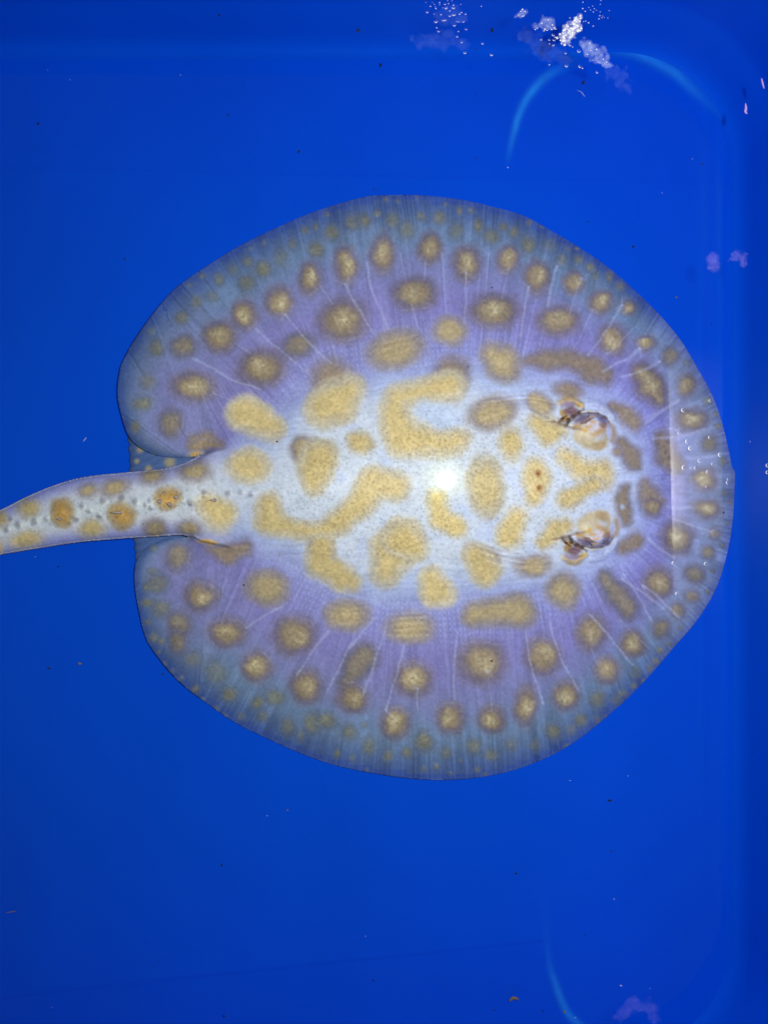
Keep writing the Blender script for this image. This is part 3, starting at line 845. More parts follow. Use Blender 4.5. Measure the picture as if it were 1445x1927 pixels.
# ---- eyes and spiracles (raised eye turrets, open slits)
def eye_side(c, f):
    """f maps a point of the upper-eye crop into crop c"""
    q_ = lambda pts: [f(*p) for p in pts]
    # turret and socket relief
    paint(c, q_([(700, 760, 180), (800, 800, 190)]), None, 1, 1, 0.0042, 17, warp=0.1)
    paint(c, q_([(640, 650, 60), (760, 620, 80), (900, 690, 60)]), None, 1, 1, 0.0034, 8, warp=0.1)
    paint(c, q_([(340, 480, 70), (430, 460, 70)]), None, 1, 1, -0.0060, 9, warp=0.1)
    paint(c, q_([(230, 640, 26), (330, 640, 30)]), None, 1, 1, -0.0050, 5, warp=0.1)
    paint(c, q_([(200, 330, 20), (400, 280, 34), (600, 380, 24)]), None, 1, 1, 0.0018, 5, warp=0.1)
    # golden turret
    paint(c, q_([(560, 900, 130), (700, 940, 170), (860, 980, 165)]), (200, 184, 148), 5.5, 0.95)
    paint(c, q_([(520, 740, 90), (700, 800, 150), (870, 800, 110)]), (206, 190, 172), 5, 0.85)
    paint(c, q_([(640, 850, 70), (560, 820, 50)]), (220, 208, 172), 4, 0.8)
    paint(c, q_([(900, 1050, 80), (820, 1080, 60)]), (186, 160, 120), 5, 0.8)
    paint(c, q_([(830, 960, 34), (910, 930, 44)]), (214, 216, 228), 4, 0.75)
    # marbled upper lid
    paint(c, q_([(720, 690, 70), (800, 730, 100)]), (214, 208, 228), 5, 0.85)
    paint(c, q_([(740, 660, 22), (800, 668, 22)]), (220, 178, 124), 2.5, 0.9)
    paint(c, q_([(675, 742, 24), (735, 742, 26)]), (206, 160, 96), 3.5, 0.8)
    paint(c, q_([(450, 735, 26), (530, 735, 28)]), (190, 146, 92), 3.5, 0.8)
    paint(c, q_([(600, 790, 24), (660, 820, 24)]), (214, 166, 82), 3, 0.9)
    paint(c, q_([(780, 880, 24), (860, 850, 28), (950, 800, 40), (980, 740, 30)]), (202, 164, 116), 4.5, 0.8)
    # iris: dusky purple band with a dark lid line
    paint(c, q_([(480, 650, 36), (580, 610, 60), (680, 590, 34)]), (126, 110, 138), 4, 0.85)
    paint(c, q_([(850, 580, 22), (930, 620, 46), (985, 690, 30)]), (126, 114, 146), 4, 0.85)
    paint(c, q_([(700, 570, 24), (760, 560, 30), (830, 575, 22)]), (168, 150, 158), 2.5, 0.85)
    paint(c, q_([(560, 690, 10), (640, 665, 12), (700, 620, 9), (780, 600, 7)]), (120, 88, 76), 1.8, 0.85, -0.0008, 2.5)
    paint(c, q_([(400, 640, 9), (450, 580, 10), (540, 530, 10), (700, 512, 9), (860, 530, 9), (980, 590, 10), (1050, 670, 12)]), (104, 86, 84), 2.0, 0.9, -0.0016, 3)
    paint(c, q_([(560, 500, 10), (720, 482, 10), (880, 505, 10)]), (206, 196, 170), 3, 0.7, 0.0008, 4)
    paint(c, q_([(672, 585, 8), (695, 555, 7)]), (70, 40, 36), 1.4, 0.95)
    paint(c, q_([(660, 612, 7), (740, 565, 6), (830, 600, 6)]), (214, 184, 150), 1.5, 0.8)
    paint(c, q_([(900, 720, 30), (960, 740, 36), (985, 690, 20)]), (164, 126, 110), 3, 0.7)
    # spiracle
    paint(c, q_([(210, 350, 44), (320, 290, 56), (450, 300, 50), (560, 380, 50)]), (200, 168, 112), 5, 0.8)
    paint(c, q_([(520, 370, 26), (590, 390, 26)]), (206, 166, 84), 4, 0.8)
    paint(c, q_([(240, 390, 30), (330, 360, 36), (430, 370, 40)]), (164, 148, 176), 3.5, 0.9)
    paint(c, q_([(260, 510, 60), (300, 560, 56)]), (202, 166, 100), 3.5, 0.9)
    paint(c, q_([(330, 480, 44), (400, 480, 62), (460, 500, 46)]), (124, 96, 104), 4.5, 0.95)
    paint(c, q_([(420, 450, 30), (470, 480, 30)]), (130, 104, 124), 3, 0.8)
    paint(c, q_([(250, 620, 34), (320, 600, 40)]), (170, 134, 82), 3, 0.9)
    paint(c, q_([(180, 676, 7), (250, 610, 9), (320, 560, 8)]), (88, 54, 34), 1.6, 0.95, -0.0015, 2.5)
    paint(c, q_([(312, 706, 14), (350, 630, 17), (430, 560, 12), (520, 505, 9), (620, 440, 5)]), (90, 62, 52), 2.2, 0.85, -0.0026, 3)
    paint(c, q_([(0, 655, 6), (100, 660, 8), (190, 690, 10), (300, 720, 12), (430, 765, 10), (560, 775, 8)]), (138, 112, 92), 2.2, 0.75, -0.0015, 3.5)
    # brown streak in front
    paint(c, q_([(1050, 690, 26), (1110, 770, 34), (1135, 880, 36), (1100, 985, 40)]), (172, 148, 128), 4, 0.85)
    paint(c, q_([(1040, 780, 30), (1050, 900, 22)]), (196, 200, 236), 4, 0.6)
    # pale fold outside the socket
    for k in range(3):
        paint(c, q_([(680, 290 + 34 * k, 12), (860, 340 + 34 * k, 14), (1020, 450 + 30 * k, 12), (1120, 560 + 30 * k, 8)]), (200, 212, 244), 5, 0.45, 0.0013, 5)
        paint(c, q_([(700, 310 + 34 * k, 5), (870, 362 + 34 * k, 6), (1020, 468 + 30 * k, 4)]), (140, 136, 190), 2.5, 0.45, -0.0006, 3)
eye_side('U', lambda x, y, r: (x, y, r))
eye_side('L', lambda x, y, r: (x * 0.99 + 62 if x > 300 else x + 62, 1340 - y, r * 0.98))

# blue-grey tubercles along the tail ridge
for x, y, r in [(640, 440, 17), (402, 545, 15), (185, 560, 16), (98, 575, 17), (38, 604, 13), (545, 455, 17), (708, 455, 15), (522, 530, 13), (996, 455, 17), (1068, 405, 13), (1195, 411, 12), (243, 550, 9), (790, 488, 9),
                (785, 452, 8), (430, 480, 12), (1260, 405, 9), (1310, 420, 9), (1000, 470, 9), (470, 505, 8), (760, 470, 7), (60, 548, 8)]:
    paint('E', [(x, y, r * 0.8)], (160, 160, 162), 4.5, 0.68, 0.0016, 5, warp=0.3)
    paint('E', [(x + 5, y + 3, r * 0.3)], (140, 124, 108), 2.5, 0.55, warp=0.3)

# ---- thin fin margin
thin = 0.20 * sstep(0.70, 0.93, u) + 0.22 * sstep(0.90, 1.0, u)
thin = np.where((d_disc > 0) & (d_tail < 2), thin, 0) * (1 - 0.4 * spot_mask)
thin = np.where(d_body > 0, 0, thin)

# ---- build the mesh: grid cut to the outline, rim vertices pulled onto it, with a skirt and a belly
gy_, gx_ = np.gradient(d_all, ST)
gl_ = np.hypot(gx_, gy_) + 1e-6
keep = d_all > -ST * 0.75
near = (d_all < ST * 0.75) & keep
PX = np.where(near, X - d_all * gx_ / gl_, X); PY = np.where(near, Y - d_all * gy_ / gl_, Y)
# rim vertices outside take the height/colour of the nearest inside vertex
out_ = near
ii = np.clip(np.round((PX + 2.4 * gx_ / gl_ - GX0) / ST).astype(int), 0, W - 1); jj = np.clip(np.round((PY + 2.4 * gy_ / gl_ - GY0) / ST).astype(int), 0, H - 1)
Zt = np.where(out_, Zt[jj, ii], Zt); thin = np.where(out_, thin[jj, ii], thin); C = np.where(out_[..., None], C[jj, ii], C)
C = np.where((near & (d_tail > d_disc))[..., None], np.array([112, 116, 160.]), C)
Zt = np.maximum(Zt, 0.0008)
LIFT = 0.0006            # rests on the floor mouldings
ZZ = Zt + LIFT
k = (D - ZZ) / F
V3 = np.stack([(PX - CX) * k, (CY - PY) * k, ZZ], -1)
idx = np.arange(H * W).reshape(H, W)
cell = keep[:-1, :-1] & keep[1:, :-1] & keep[:-1, 1:] & keep[1:, 1:]
quads = np.stack([idx[:-1, :-1], idx[1:, :-1], idx[1:, 1:], idx[:-1, 1:]], -1)[cell]
used = np.unique(quads); remap = np.full(H * W, -1); remap[used] = np.arange(len(used))
quads = remap[quads]
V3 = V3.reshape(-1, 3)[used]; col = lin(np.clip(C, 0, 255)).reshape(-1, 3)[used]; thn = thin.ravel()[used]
liftv = (lift + rear * 0.0035).ravel()[used]
# boundary edges -> skirt
e = np.concatenate([quads[:, [0, 1]], quads[:, [1, 2]], quads[:, [2, 3]], quads[:, [3, 0]]])
es = np.sort(e, 1); key = es[:, 0].astype(np.int64) * (len(used) + 1) + es[:, 1]
uq, inv, cnt = np.unique(key, return_inverse=True, return_counts=True)
be = e[cnt[inv] == 1]
bv = np.unique(be); bmap = np.full(len(used), -1); bmap[bv] = np.arange(len(bv)) + len(used)
sk = V3[bv].copy(); sk[:, 2] = np.maximum(0.0006, np.minimum(sk[:, 2] - 0.0009, 0.0008 + liftv[bv]))
skirt = np.stack([be[:, 1], be[:, 0], bmap[be[:, 0]], bmap[be[:, 1]]], -1)
# belly: coarse flat grid a little inside the outline
cs = 6
sub = d_all[::cs, ::cs] > 7
hh_, ww_ = sub.shape
bz_ = 0.0006 + (lift + rear * 0.0035)[::cs, ::cs] * 0.8
kb = (D - bz_) / F
BV = np.stack([(X[::cs, ::cs] - CX) * kb, (CY - Y[::cs, ::cs]) * kb, bz_], -1).reshape(-1, 3)
bi = np.arange(hh_ * ww_).reshape(hh_, ww_)
bc_ = sub[:-1, :-1] & sub[1:, :-1] & sub[:-1, 1:] & sub[1:, 1:]
bq = np.stack([bi[:-1, :-1], bi[:-1, 1:], bi[1:, 1:], bi[1:, :-1]], -1)[bc_]
bu = np.unique(bq); br = np.full(hh_ * ww_, -1); br[bu] = np.arange(len(bu)) + len(used) + len(bv)
allV = np.concatenate([V3, sk, BV[bu]])
allC = np.concatenate([col, col[bv], np.tile(lin((190, 196, 215)), (len(bu), 1))])
allT = np.concatenate([thn, thn[bv], thin[::cs, ::cs].ravel()[bu] * 1.6])
me = mesh_np('stingray', allV, np.concatenate([quads, skirt, br[bq]]))
if len(me.vertices) == len(allV):
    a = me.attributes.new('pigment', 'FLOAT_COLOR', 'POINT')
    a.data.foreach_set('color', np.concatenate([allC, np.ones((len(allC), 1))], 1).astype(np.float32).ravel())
    a = me.attributes.new('thin', 'FLOAT', 'POINT')
    a.data.foreach_set('value', allT.astype(np.float32))
ray = tag(obj('stingray', me, M_SKIN), 'pale stingray with golden brown spots lying flat on the tub floor', 'stingray')

def surf(px, py):
    i = int(np.clip((px - GX0) / ST, 0, W - 1)); j = int(np.clip((py - GY0) / ST, 0, H - 1))
    return float(ZZ[j, i])

# pelvic fins showing from under the rear lobes
def pelvic(outline, spots):
    p = spline(outline, 10)
    p[:, 0] += 1.2 * np.sin(np.arange(len(p)) * 0.9)
    c0 = p.mean(0); R = 26
    pts, cols = [], []
    lv = np.linspace(0, 1, R)
    for r_ in lv:
        for a in p:
            x, y = c0 + (a - c0) * r_
            pts.append(P(x, y, 0.0018 + 0.0012 * (1 - r_ ** 2)))
            c_ = np.array([84, 112, 164.]) * (1 - 0.3 * r_ ** 6) * (1 + 0.04 * math.sin(y * 0.45 + x * 0.2))
            for sx_, sy_, sr in spots:
                m = math.exp(-(((x - sx_) ** 2 + (y - sy_) ** 2) / sr ** 2) ** 1.5)
                c_ = c_ * (1 - 0.85 * m) + np.array([196, 178, 120.]) * 0.85 * m
            cols.append(c_)
    n_ = len(p); qd = []
    for i in range(R - 1):
        for j in range(n_):
            j2 = (j + 1) % n_
            qd.append((i * n_ + j, (i + 1) * n_ + j, (i + 1) * n_ + j2, i * n_ + j2))
    # underside
    base = len(pts)
    for a in p: pts.append(P(a[0], a[1], 0.0006)); cols.append(np.array([90, 110, 150.]))
    for j in range(n_):
        j2 = (j + 1) % n_
        qd.append(((R - 1) * n_ + j, base + j, base + j2, (R - 1) * n_ + j2))
    m_ = bpy.data.meshes.new('pelvic_fin'); m_.from_pydata(pts, [], qd)
    for f in m_.polygons: f.use_smooth = True
    a = m_.attributes.new('pigment', 'FLOAT_COLOR', 'POINT')
    a.data.foreach_set('color', np.concatenate([lin(np.array(cols)), np.ones((len(cols), 1))], 1).astype(np.float32).ravel())
    a = m_.attributes.new('thin', 'FLOAT', 'POINT'); a.data.foreach_set('value', np.full(len(pts), 0.22, np.float32))
    o = obj('pelvic_fin', m_, M_SKIN, ray)
    return o
pelvic([(244, 815), (243, 840), (245, 868), (246, 895), (262, 912), (300, 918), (360, 905), (385, 870), (360, 838), (300, 815), (262, 808)],
       [(264, 846, 7), (320, 870, 11), (280, 882, 7), (258, 868, 5), (290, 851, 5)])
pelvic([(252, 1002), (254, 1025), (256, 1050), (262, 1075), (300, 1085), (350, 1060), (360, 1015), (320, 990), (280, 985)], [(290, 1033, 5)])

# thorns on the tail ridge
M_THORN = mat_plain('thorn_horn', (0.36, 0.30, 0.26), 0.4, 0.4)
def thorn(ex, ey, ln, rad, pale, ang_deg=180, tip_h=0.004):
    (px, py), = cv('E', [(ex, ey)])
    s_ = CROP['E'][2]; ln /= s_; rad /= s_
    a = math.radians(ang_deg); dx, dy = math.cos(a), math.sin(a)
    z0 = surf(px, py)
    pts, qd = [], []
    rings_ = [(0.0, 1.0, -0.0012), (0.12, 0.85, 0.0004), (0.35, 0.55, 0.0014), (0.65, 0.3, 0.0020), (0.9, 0.12, 0.0021), (1.0, 0.01, 0.0020)]
    m_ = 8
    for t, rr_, hz in rings_:
        cx_, cy_ = px + dx * ln * t, py + dy * ln * t
        for k_ in range(m_):
            b_ = 2 * math.pi * k_ / m_
            ox = math.cos(b_) * rad * rr_; oy = math.sin(b_) * rad * rr_
            pts.append(P(cx_ + ox, cy_ + oy, z0 + hz * (tip_h / 0.004) + 0.0006 * rr_ * (1 if hz > 0 else 0) * math.sin(b_ + 0.5)))
    for i in range(len(rings_) - 1):
        for k_ in range(m_):
            k2 = (k_ + 1) % m_
            qd.append((i * m_ + k_, i * m_ + k2, (i + 1) * m_ + k2, (i + 1) * m_ + k_))
    me_ = bpy.data.meshes.new('thorn'); me_.from_pydata(pts, [], qd)
    for f in me_.polygons: f.use_smooth = True
    obj('thorn', me_, M_THORN, ray)
for t in [(636, 512, 62, 12, 0, 180, .006), (1128, 447, 34, 12, 0, 180, .005), (320, 544, 26, 11, 0, 175, .005), (890, 470, 16, 15, 0, 200, .005), (838, 455, 15, 14, 0, 190, .004), (925, 432, 16, 15, 0, 190, .004), (862, 412, 12, 11, 0, 180, .004)]:
    thorn(*t)

# eyeballs set in the turrets (the dark corneas that show under the marbled lids)
M_EYE = mat_plain('eye_cornea', (0.15, 0.12, 0.17), 0.25, 0.35, 0.3)
def eyeball(c, x, y, rx, ry, rot):
    (px, py), = cv(c, [(x, y)]); s_ = CROP[c][2]
    z0 = surf(px, py) - 0.0020
    pts, qd = [], []
    nu, nv_ = 20, 10
    for i in range(nv_ + 1):
        ph = math.pi * i / nv_
        for j in range(nu):
            t = 2 * math.pi * j / nu
            ex_ = math.sin(ph) * math.cos(t) * rx / s_; ey_ = math.sin(ph) * math.sin(t) * ry / s_
            ca, sa = math.cos(rot), math.sin(rot)
            pts.append(P(px + ex_ * ca - ey_ * sa, py + ex_ * sa + ey_ * ca, z0 + 0.0027 * math.cos(ph)))
    for i in range(nv_):
        for j in range(nu):
            j2 = (j + 1) % nu
            qd.append((i * nu + j, (i + 1) * nu + j, (i + 1) * nu + j2, i * nu + j2))
    me_ = bpy.data.meshes.new('eye'); me_.from_pydata(pts, [], qd)
    for f in me_.polygons: f.use_smooth = True
    obj('eye', me_, M_EYE, ray)
eyeball('U', 600, 596, 62, 22, -0.45)
eyeball('U', 915, 606, 58, 22, 0.55)
eyeball('L', 690, 712, 66, 22, 0.45)
eyeball('L', 975, 722, 60, 22, -0.55)

# ------------------------------------------------------------------ small things: bubbles, foam, specks
FL = np.array([838.0, 902.0])
M_FILM = mat_film('bubble_film', (0.9, 0.92, 1.0), 0.035, 0.05)
M_GLINT = mat_film('bubble_glint', (0.95, 0.96, 1.0), 0.75, 0.15)  # white put into the crescent as a painted glint
def dome_mesh(r, hgt):
    pts, qd = [], []
    nu = 14
    for i in range(5):
        t = i / 4 * math.pi / 2
        for j in range(nu):
            a = 2 * math.pi * j / nu
            pts.append((r * math.cos(t) * math.cos(a) * (1 if i < 4 else 0.02 / max(math.cos(t), 1e-3) * math.cos(t)), r * math.cos(t) * math.sin(a), hgt * math.sin(t)))
    for i in range(4):
        for j in range(nu):
            j2 = (j + 1) % nu
            qd.append((i * nu + j, i * nu + j2, (i + 1) * nu + j2, (i + 1) * nu + j))
    m_ = bpy.data.meshes.new('film'); m_.from_pydata(pts, [], qd)
    for f in m_.polygons: f.use_smooth = True
    return m_
def glint_mesh(r, half, th_):
    """white crescent standing for the flash reflected in the bubble, along +x"""
    pts, qd = [], []
    n_, m_ = 16, 6
    for i in range(n_ + 1):
        a = math.radians(-half + 2 * half * i / n_)
        w_ = max(0.06, math.cos(a / math.radians(half) * math.pi / 2)) * th_
        for k_ in range(m_):
            b_ = 2 * math.pi * k_ / m_
            rr_ = r * 0.9 + w_ * math.cos(b_)
            pts.append((rr_ * math.cos(a), rr_ * math.sin(a), 0.35 * r + 0.7 * w_ * math.sin(b_)))
    for i in range(n_):
        for k_ in range(m_):
            k2 = (k_ + 1) % m_
            qd.append((i * m_ + k_, i * m_ + k2, (i + 1) * m_ + k2, (i + 1) * m_ + k_))
    me_ = bpy.data.meshes.new('glint_crescent'); me_.from_pydata(pts, [], qd)
    for f in me_.polygons: f.use_smooth = True
    return me_
KW = (D - WATER_Z) / F
film_me = dome_mesh(1.0, 0.8); glint_me = glint_mesh(1.0, 105, 0.22); thick_glint_me = glint_mesh(1.0, 60, 0.42)
def bubble(px, py, r, label, group, thick=False, twist=0.0):
    e_ = empty('air_bubble', P(px, py, WATER_Z + 0.0001))
    s_ = r * KW
    e_.scale = (s_, s_, s_)
    v = FL - (px, py)
    e_.rotation_euler = (0, 0, math.atan2(-v[1], v[0]) + twist)
    tag(e_, label, 'bubble', group)
    obj('film', film_me, M_FILM, e_)
    obj('glint_crescent', thick_glint_me if thick else glint_me, M_GLINT, e_)  # painted reflection crescent, turned towards the flash
sn = CROP_S = (1250, 730, 1445 / 195)
for x, y, r in [(632, 178, 22), (258, 308, 30), (200, 628, 27), (312, 748, 30), (360, 840, 36), (628, 690, 24), (770, 932, 32), (485, 1016, 30), (268, 1112, 36), (665, 1062, 20), (430, 1115, 26),
                (600, 1172, 26), (875, 1320, 24), (880, 1272, 16), (362, 1125, 14), (480, 1075, 14), (714, 1076, 9), (585, 1372, 18), (1192, 748, 7)]:
    bubble(sn[0] + x / sn[2], sn[1] + y / sn[2], r / sn[2], 'tiny clear air bubble floating over the spotted snout margin', 'air bubbles over the snout margin', twist=rng.normal(0, 0.15))
for x, y in ((1443, 876), (1443, 889), (1266, 1060), (1273, 1117), (1327, 1061)):  # first pair: bubbles added in place of bright glints at the right edge
    bubble(x, y, 3.4, 'tiny clear air bubble floating over the spotted snout margin', 'air bubbles over the snout margin')
tp = (760, 0, 1445 / 180)
for x, y, r in [(352, 180, 20), (484, 120, 16), (400, 88, 13), (538, 32, 14), (615, 60, 18), (630, 118, 22), (672, 48, 12), (745, 70, 14), (690, 158, 14), (750, 218, 26), (690, 236, 18), (562, 214, 15), (480, 325, 26),
                (592, 302, 22), (630, 300, 16), (745, 115, 24), (840, 205, 16), (866, 180, 15), (928, 206, 15), (895, 325, 17), (830, 325, 13), (795, 322, 12), (495, 412, 15), (522, 470, 18), (940, 440, 17), (800, 550, 18),
                (868, 636, 17), (918, 795, 22), (1320, 825, 22), (1188, 655, 18), (456, 60, 10), (470, 95, 9), (534, 65, 10), (430, 35, 9), (585, 112, 10), (855, 60, 10), (332, 32, 8), (456, 208, 10), (1168, 88, 12), (725, 10, 9), (655, 5, 9), (760, 380, 20), (820, 470, 14)]:
    bubble(tp[0] + x / tp[2], tp[1] + y / tp[2], r / tp[2], 'tiny clear air bubble floating by the thin film of scum', 'air bubbles by the film of scum', thick=r < 17, twist=rng.normal(0, 0.2))
tq_ = (980, 0, 1445 / 220)
for x, y, r in [(320, 365, 16), (398, 430, 18), (425, 452, 17), (248, 485, 15), (350, 490, 15), (405, 492, 17), (355, 537, 11), (395, 555, 16), (605, 555, 18), (590, 495, 18), (515, 480, 16), (640, 575, 11), (550, 655, 16),
                (715, 630, 22), (560, 812, 20), (728, 822, 20), (350, 795, 12), (762, 840, 12), (938, 892, 16), (425, 352, 16), (835, 275, 14), (800, 255, 10), (895, 318, 12), (770, 262, 9), (655, 212, 10), (605, 215, 11), (750, 212, 11),
                (760, 98, 13), (795, 135, 12), (885, 70, 8), (905, 103, 8), (892, 142, 10), (930, 122, 7), (975, 142, 8), (972, 188, 11), (1010, 193, 8), (965, 228, 12), (1000, 215, 9), (1030, 215, 7), (1072, 218, 8), (985, 5, 9), (980, 50, 8), (838, 88, 8), (856, 118, 7), (1088, 128, 8), (765, 20, 10), (740, 370, 16)]:
    bubble(tq_[0] + x / tq_[2], tq_[1] + y / tq_[2], r / tq_[2], 'tiny clear air bubble floating beside the brightest foam patch', 'air bubbles beside the brightest foam', thick=r < 15, twist=rng.normal(0, 0.2))

# foam and scum: thin ragged films with froth beads
def foam(label, shapes, mat, seed, rag=0.5, cat='foam', bead=0, bead_mat=None, step=1.4, cell_=9, name='foam_patch', bead_r=(1.2, 3.0)):
    r = np.random.default_rng(seed)
    p = np.array(shapes, float); R = p[:, 2].max() * 1.5 + 6
    x0, x1, y0, y1 = p[:, 0].min() - R, p[:, 0].max() + R, p[:, 1].min() - R, p[:, 1].max() + R
    w_, h_ = int((x1 - x0) / step) + 2, int((y1 - y0) / step) + 2
    gx, gy = np.meshgrid(x0 + step * np.arange(w_), y0 + step * np.arange(h_))
    d = chain_dist([tuple(a) for a in p], gx, gy)
    nz = noise2(h_, w_, cell_ / step, 3, seed)
    d = d + rag * p[:, 2].max() * nz
    ok = d > 0
    z = WATER_Z + 0.0003 + 0.0006 * np.sqrt(np.clip(d / 6, 0, 1)) + 0.0004 * noise2(h_, w_, 3.0 / step, 2, seed + 1)
    z = np.where(d < 1.5, WATER_Z + 0.0003, z)
    kx = (D - z) / F
    Vv = np.stack([(gx - CX) * kx, (CY - gy) * kx, z], -1).reshape(-1, 3)
    ix = np.arange(w_ * h_).reshape(h_, w_)
    ce = ok[:-1, :-1] & ok[1:, :-1] & ok[:-1, 1:] & ok[1:, 1:]
    qd = np.stack([ix[:-1, :-1], ix[1:, :-1], ix[1:, 1:], ix[:-1, 1:]], -1)[ce]
    us = np.unique(qd); rm = np.full(w_ * h_, -1); rm[us] = np.arange(len(us))
    me_ = mesh_np('film', Vv[us], rm[qd])
    a = me_.attributes.new('cover', 'FLOAT', 'POINT')
    a.data.foreach_set('value', np.clip(0.04 + d / (0.6 * p[:, 2].max()), 0, 1).ravel()[us].astype(np.float32))
    e_ = tag(empty(name, P(p[:, 0].mean(), p[:, 1].mean(), WATER_Z)), label, cat)
    o = obj('film', me_, mat); o.parent = e_; o.matrix_parent_inverse = e_.matrix_basis.inverted()
    if bead:
        pts, tr_ = [], []
        cand = np.argwhere(d > 1)
        ico = [(math.cos(a_) * math.cos(b_), math.sin(a_) * math.cos(b_), math.sin(b_)) for b_ in (0, 0.7) for a_ in np.arange(6) * math.pi / 3] + [(0, 0, 1)]
        fc = [(i, (i + 1) % 6, 6 + (i + 1) % 6, 6 + i) for i in range(6)]
        ft = [(6 + i, 6 + (i + 1) % 6, 12) for i in range(6)]
        qd2, tr2 = [], []
        for _ in range(bead):
            j, i = cand[r.integers(len(cand))]
            c0 = P(gx[j, i] + r.normal(0, 1), gy[j, i] + r.normal(0, 1), z[j, i]); rad = r.uniform(*bead_r) * KW; b0 = len(pts)
            pts += [(c0[0] + a_ * rad, c0[1] + b_ * rad, c0[2] + c_ * rad * 0.8) for a_, b_, c_ in ico]
            qd2 += [tuple(b0 + v for v in f) for f in fc]; tr2 += [tuple(b0 + v for v in f) for f in ft]
        m2 = mesh_np('froth', pts, qd2, tr2)
        o2 = obj('froth', m2, bead_mat); o2.parent = e_; o2.matrix_parent_inverse = e_.matrix_basis.inverted(); o2['kind'] = 'stuff'
    return e_
bpy.context.view_layer.update()
M_FOAM_W = mat_film('foam_bright', (1.0, 0.98, 0.88), 1.0, 0.4, 0.22, 500)
M_FOAM_B = mat_film('foam_pale', (0.70, 0.82, 1.0), 0.50, 0.4, 0.35, 420)
M_FOAM_D = mat_film('foam_faint', (0.30, 0.50, 1.0), 0.10, 0.5, 0.45, 300)
M_FOAM_P = mat_film('foam_pink', (0.42, 0.32, 0.80), 0.30, 0.5, 0.5, 500)
M_FOAM_F = mat_film('foam_faint_pink', (0.34, 0.30, 0.85), 0.16, 0.6, 0.4, 300)
M_BEAD = mat_film('froth_bead', (1.0, 0.98, 0.9), 0.9, 0.15)
foam('brightest white foam patch floating near the pale arc in the tub', [(1062, 72, 12), (1072, 58, 16), (1082, 46, 12), (1089, 34, 7)], M_FOAM_W, 3, 0.55, bead=45, bead_mat=M_BEAD)
foam('pale ragged foam patch floating beside the brightest foam', [(1010, 48, 8), (1028, 44, 13), (1040, 46, 8)], M_FOAM_B, 4, 0.6, bead=12, bead_mat=M_BEAD, bead_r=(0.8, 1.6))
foam('small pale foam tuft floating apart from the other foam', [(974, 30, 7), (983, 24, 8)], M_FOAM_B, 5, 0.7, bead=6, bead_mat=M_BEAD, bead_r=(0.8, 1.6))
foam('cracked pale foam trail crossing the pale arc', [(1094, 82, 8), (1112, 92, 14), (1128, 106, 16), (1142, 122, 9)], M_FOAM_B, 6, 0.75, bead=8, bead_mat=M_BEAD, bead_r=(0.7, 1.4))
foam('faint thinning scum below the cracked foam trail', [(1142, 125, 12), (1165, 145, 20), (1180, 165, 8)], M_FOAM_D, 7, 0.9)
foam('thin bubbly film of scum floating alone on the water', [(822, 30, 12), (848, 22, 16), (866, 34, 13), (840, 40, 10)], M_FOAM_D, 8, 0.8, cat='scum')
foam('faint streak of scum drifting below the pale foam', [(985, 66, 16), (1020, 90, 20), (1060, 110, 14)], M_FOAM_D, 9, 0.9, cat='scum', cell_=14)
foam('faint bluish scum spreading under the bubbly film', [(790, 80, 14), (840, 75, 18), (880, 90, 12)], M_FOAM_D, 19, 1.0, cat='scum', cell_=16)
foam('round pinkish foam fleck floating near the tub wall', [(1341, 488, 15), (1342, 500, 13)], M_FOAM_P, 10, 0.25)
foam('ragged pink foam wedge floating against the tub wall', [(1373, 488, 5), (1386, 482, 11), (1398, 484, 8), (1398, 498, 7)], M_FOAM_P, 12, 0.65)
foam('faint pinkish scum patch floating above the lower corner arc', [(1168, 1905, 14), (1190, 1888, 14), (1222, 1896, 15), (1232, 1920, 12)], M_FOAM_F, 13, 0.8, cat='scum', cell_=14)

# specks and fibres
M_DARK = mat_plain('speck_dark', (0.012, 0.014, 0.012), 0.7)
M_TAN = mat_plain('speck_tan', (0.20, 0.15, 0.08), 0.7)
M_PALE = mat_plain('speck_pale', (0.42, 0.48, 0.75), 0.5)
M_PINK = mat_plain('sliver_pink', (0.62, 0.40, 0.62), 0.5)
def speck_mesh(name, seed, elong=1.0):
    r = np.random.default_rng(seed)
    t = (1 + 5 ** 0.5) / 2
    v = np.array([(-1, t, 0), (1, t, 0), (-1, -t, 0), (1, -t, 0), (0, -1, t), (0, 1, t), (0, -1, -t), (0, 1, -t), (t, 0, -1), (t, 0, 1), (-t, 0, -1), (-t, 0, 1)]) / 1.9
    v = v * r.uniform(0.6, 1.25, (12, 1)); v[:, 0] *= elong; v[:, 2] *= 0.6
    f = [(0, 11, 5), (0, 5, 1), (0, 1, 7), (0, 7, 10), (0, 10, 11), (1, 5, 9), (5, 11, 4), (11, 10, 2), (10, 7, 6), (7, 1, 8), (3, 9, 4), (3, 4, 2), (3, 2, 6), (3, 6, 8), (3, 8, 9), (4, 9, 5), (2, 4, 11), (6, 2, 10), (8, 6, 7), (9, 8, 1)]
    m_ = bpy.data.meshes.new(name); m_.from_pydata([tuple(a) for a in v], [], f)
    return m_
KF = D / F
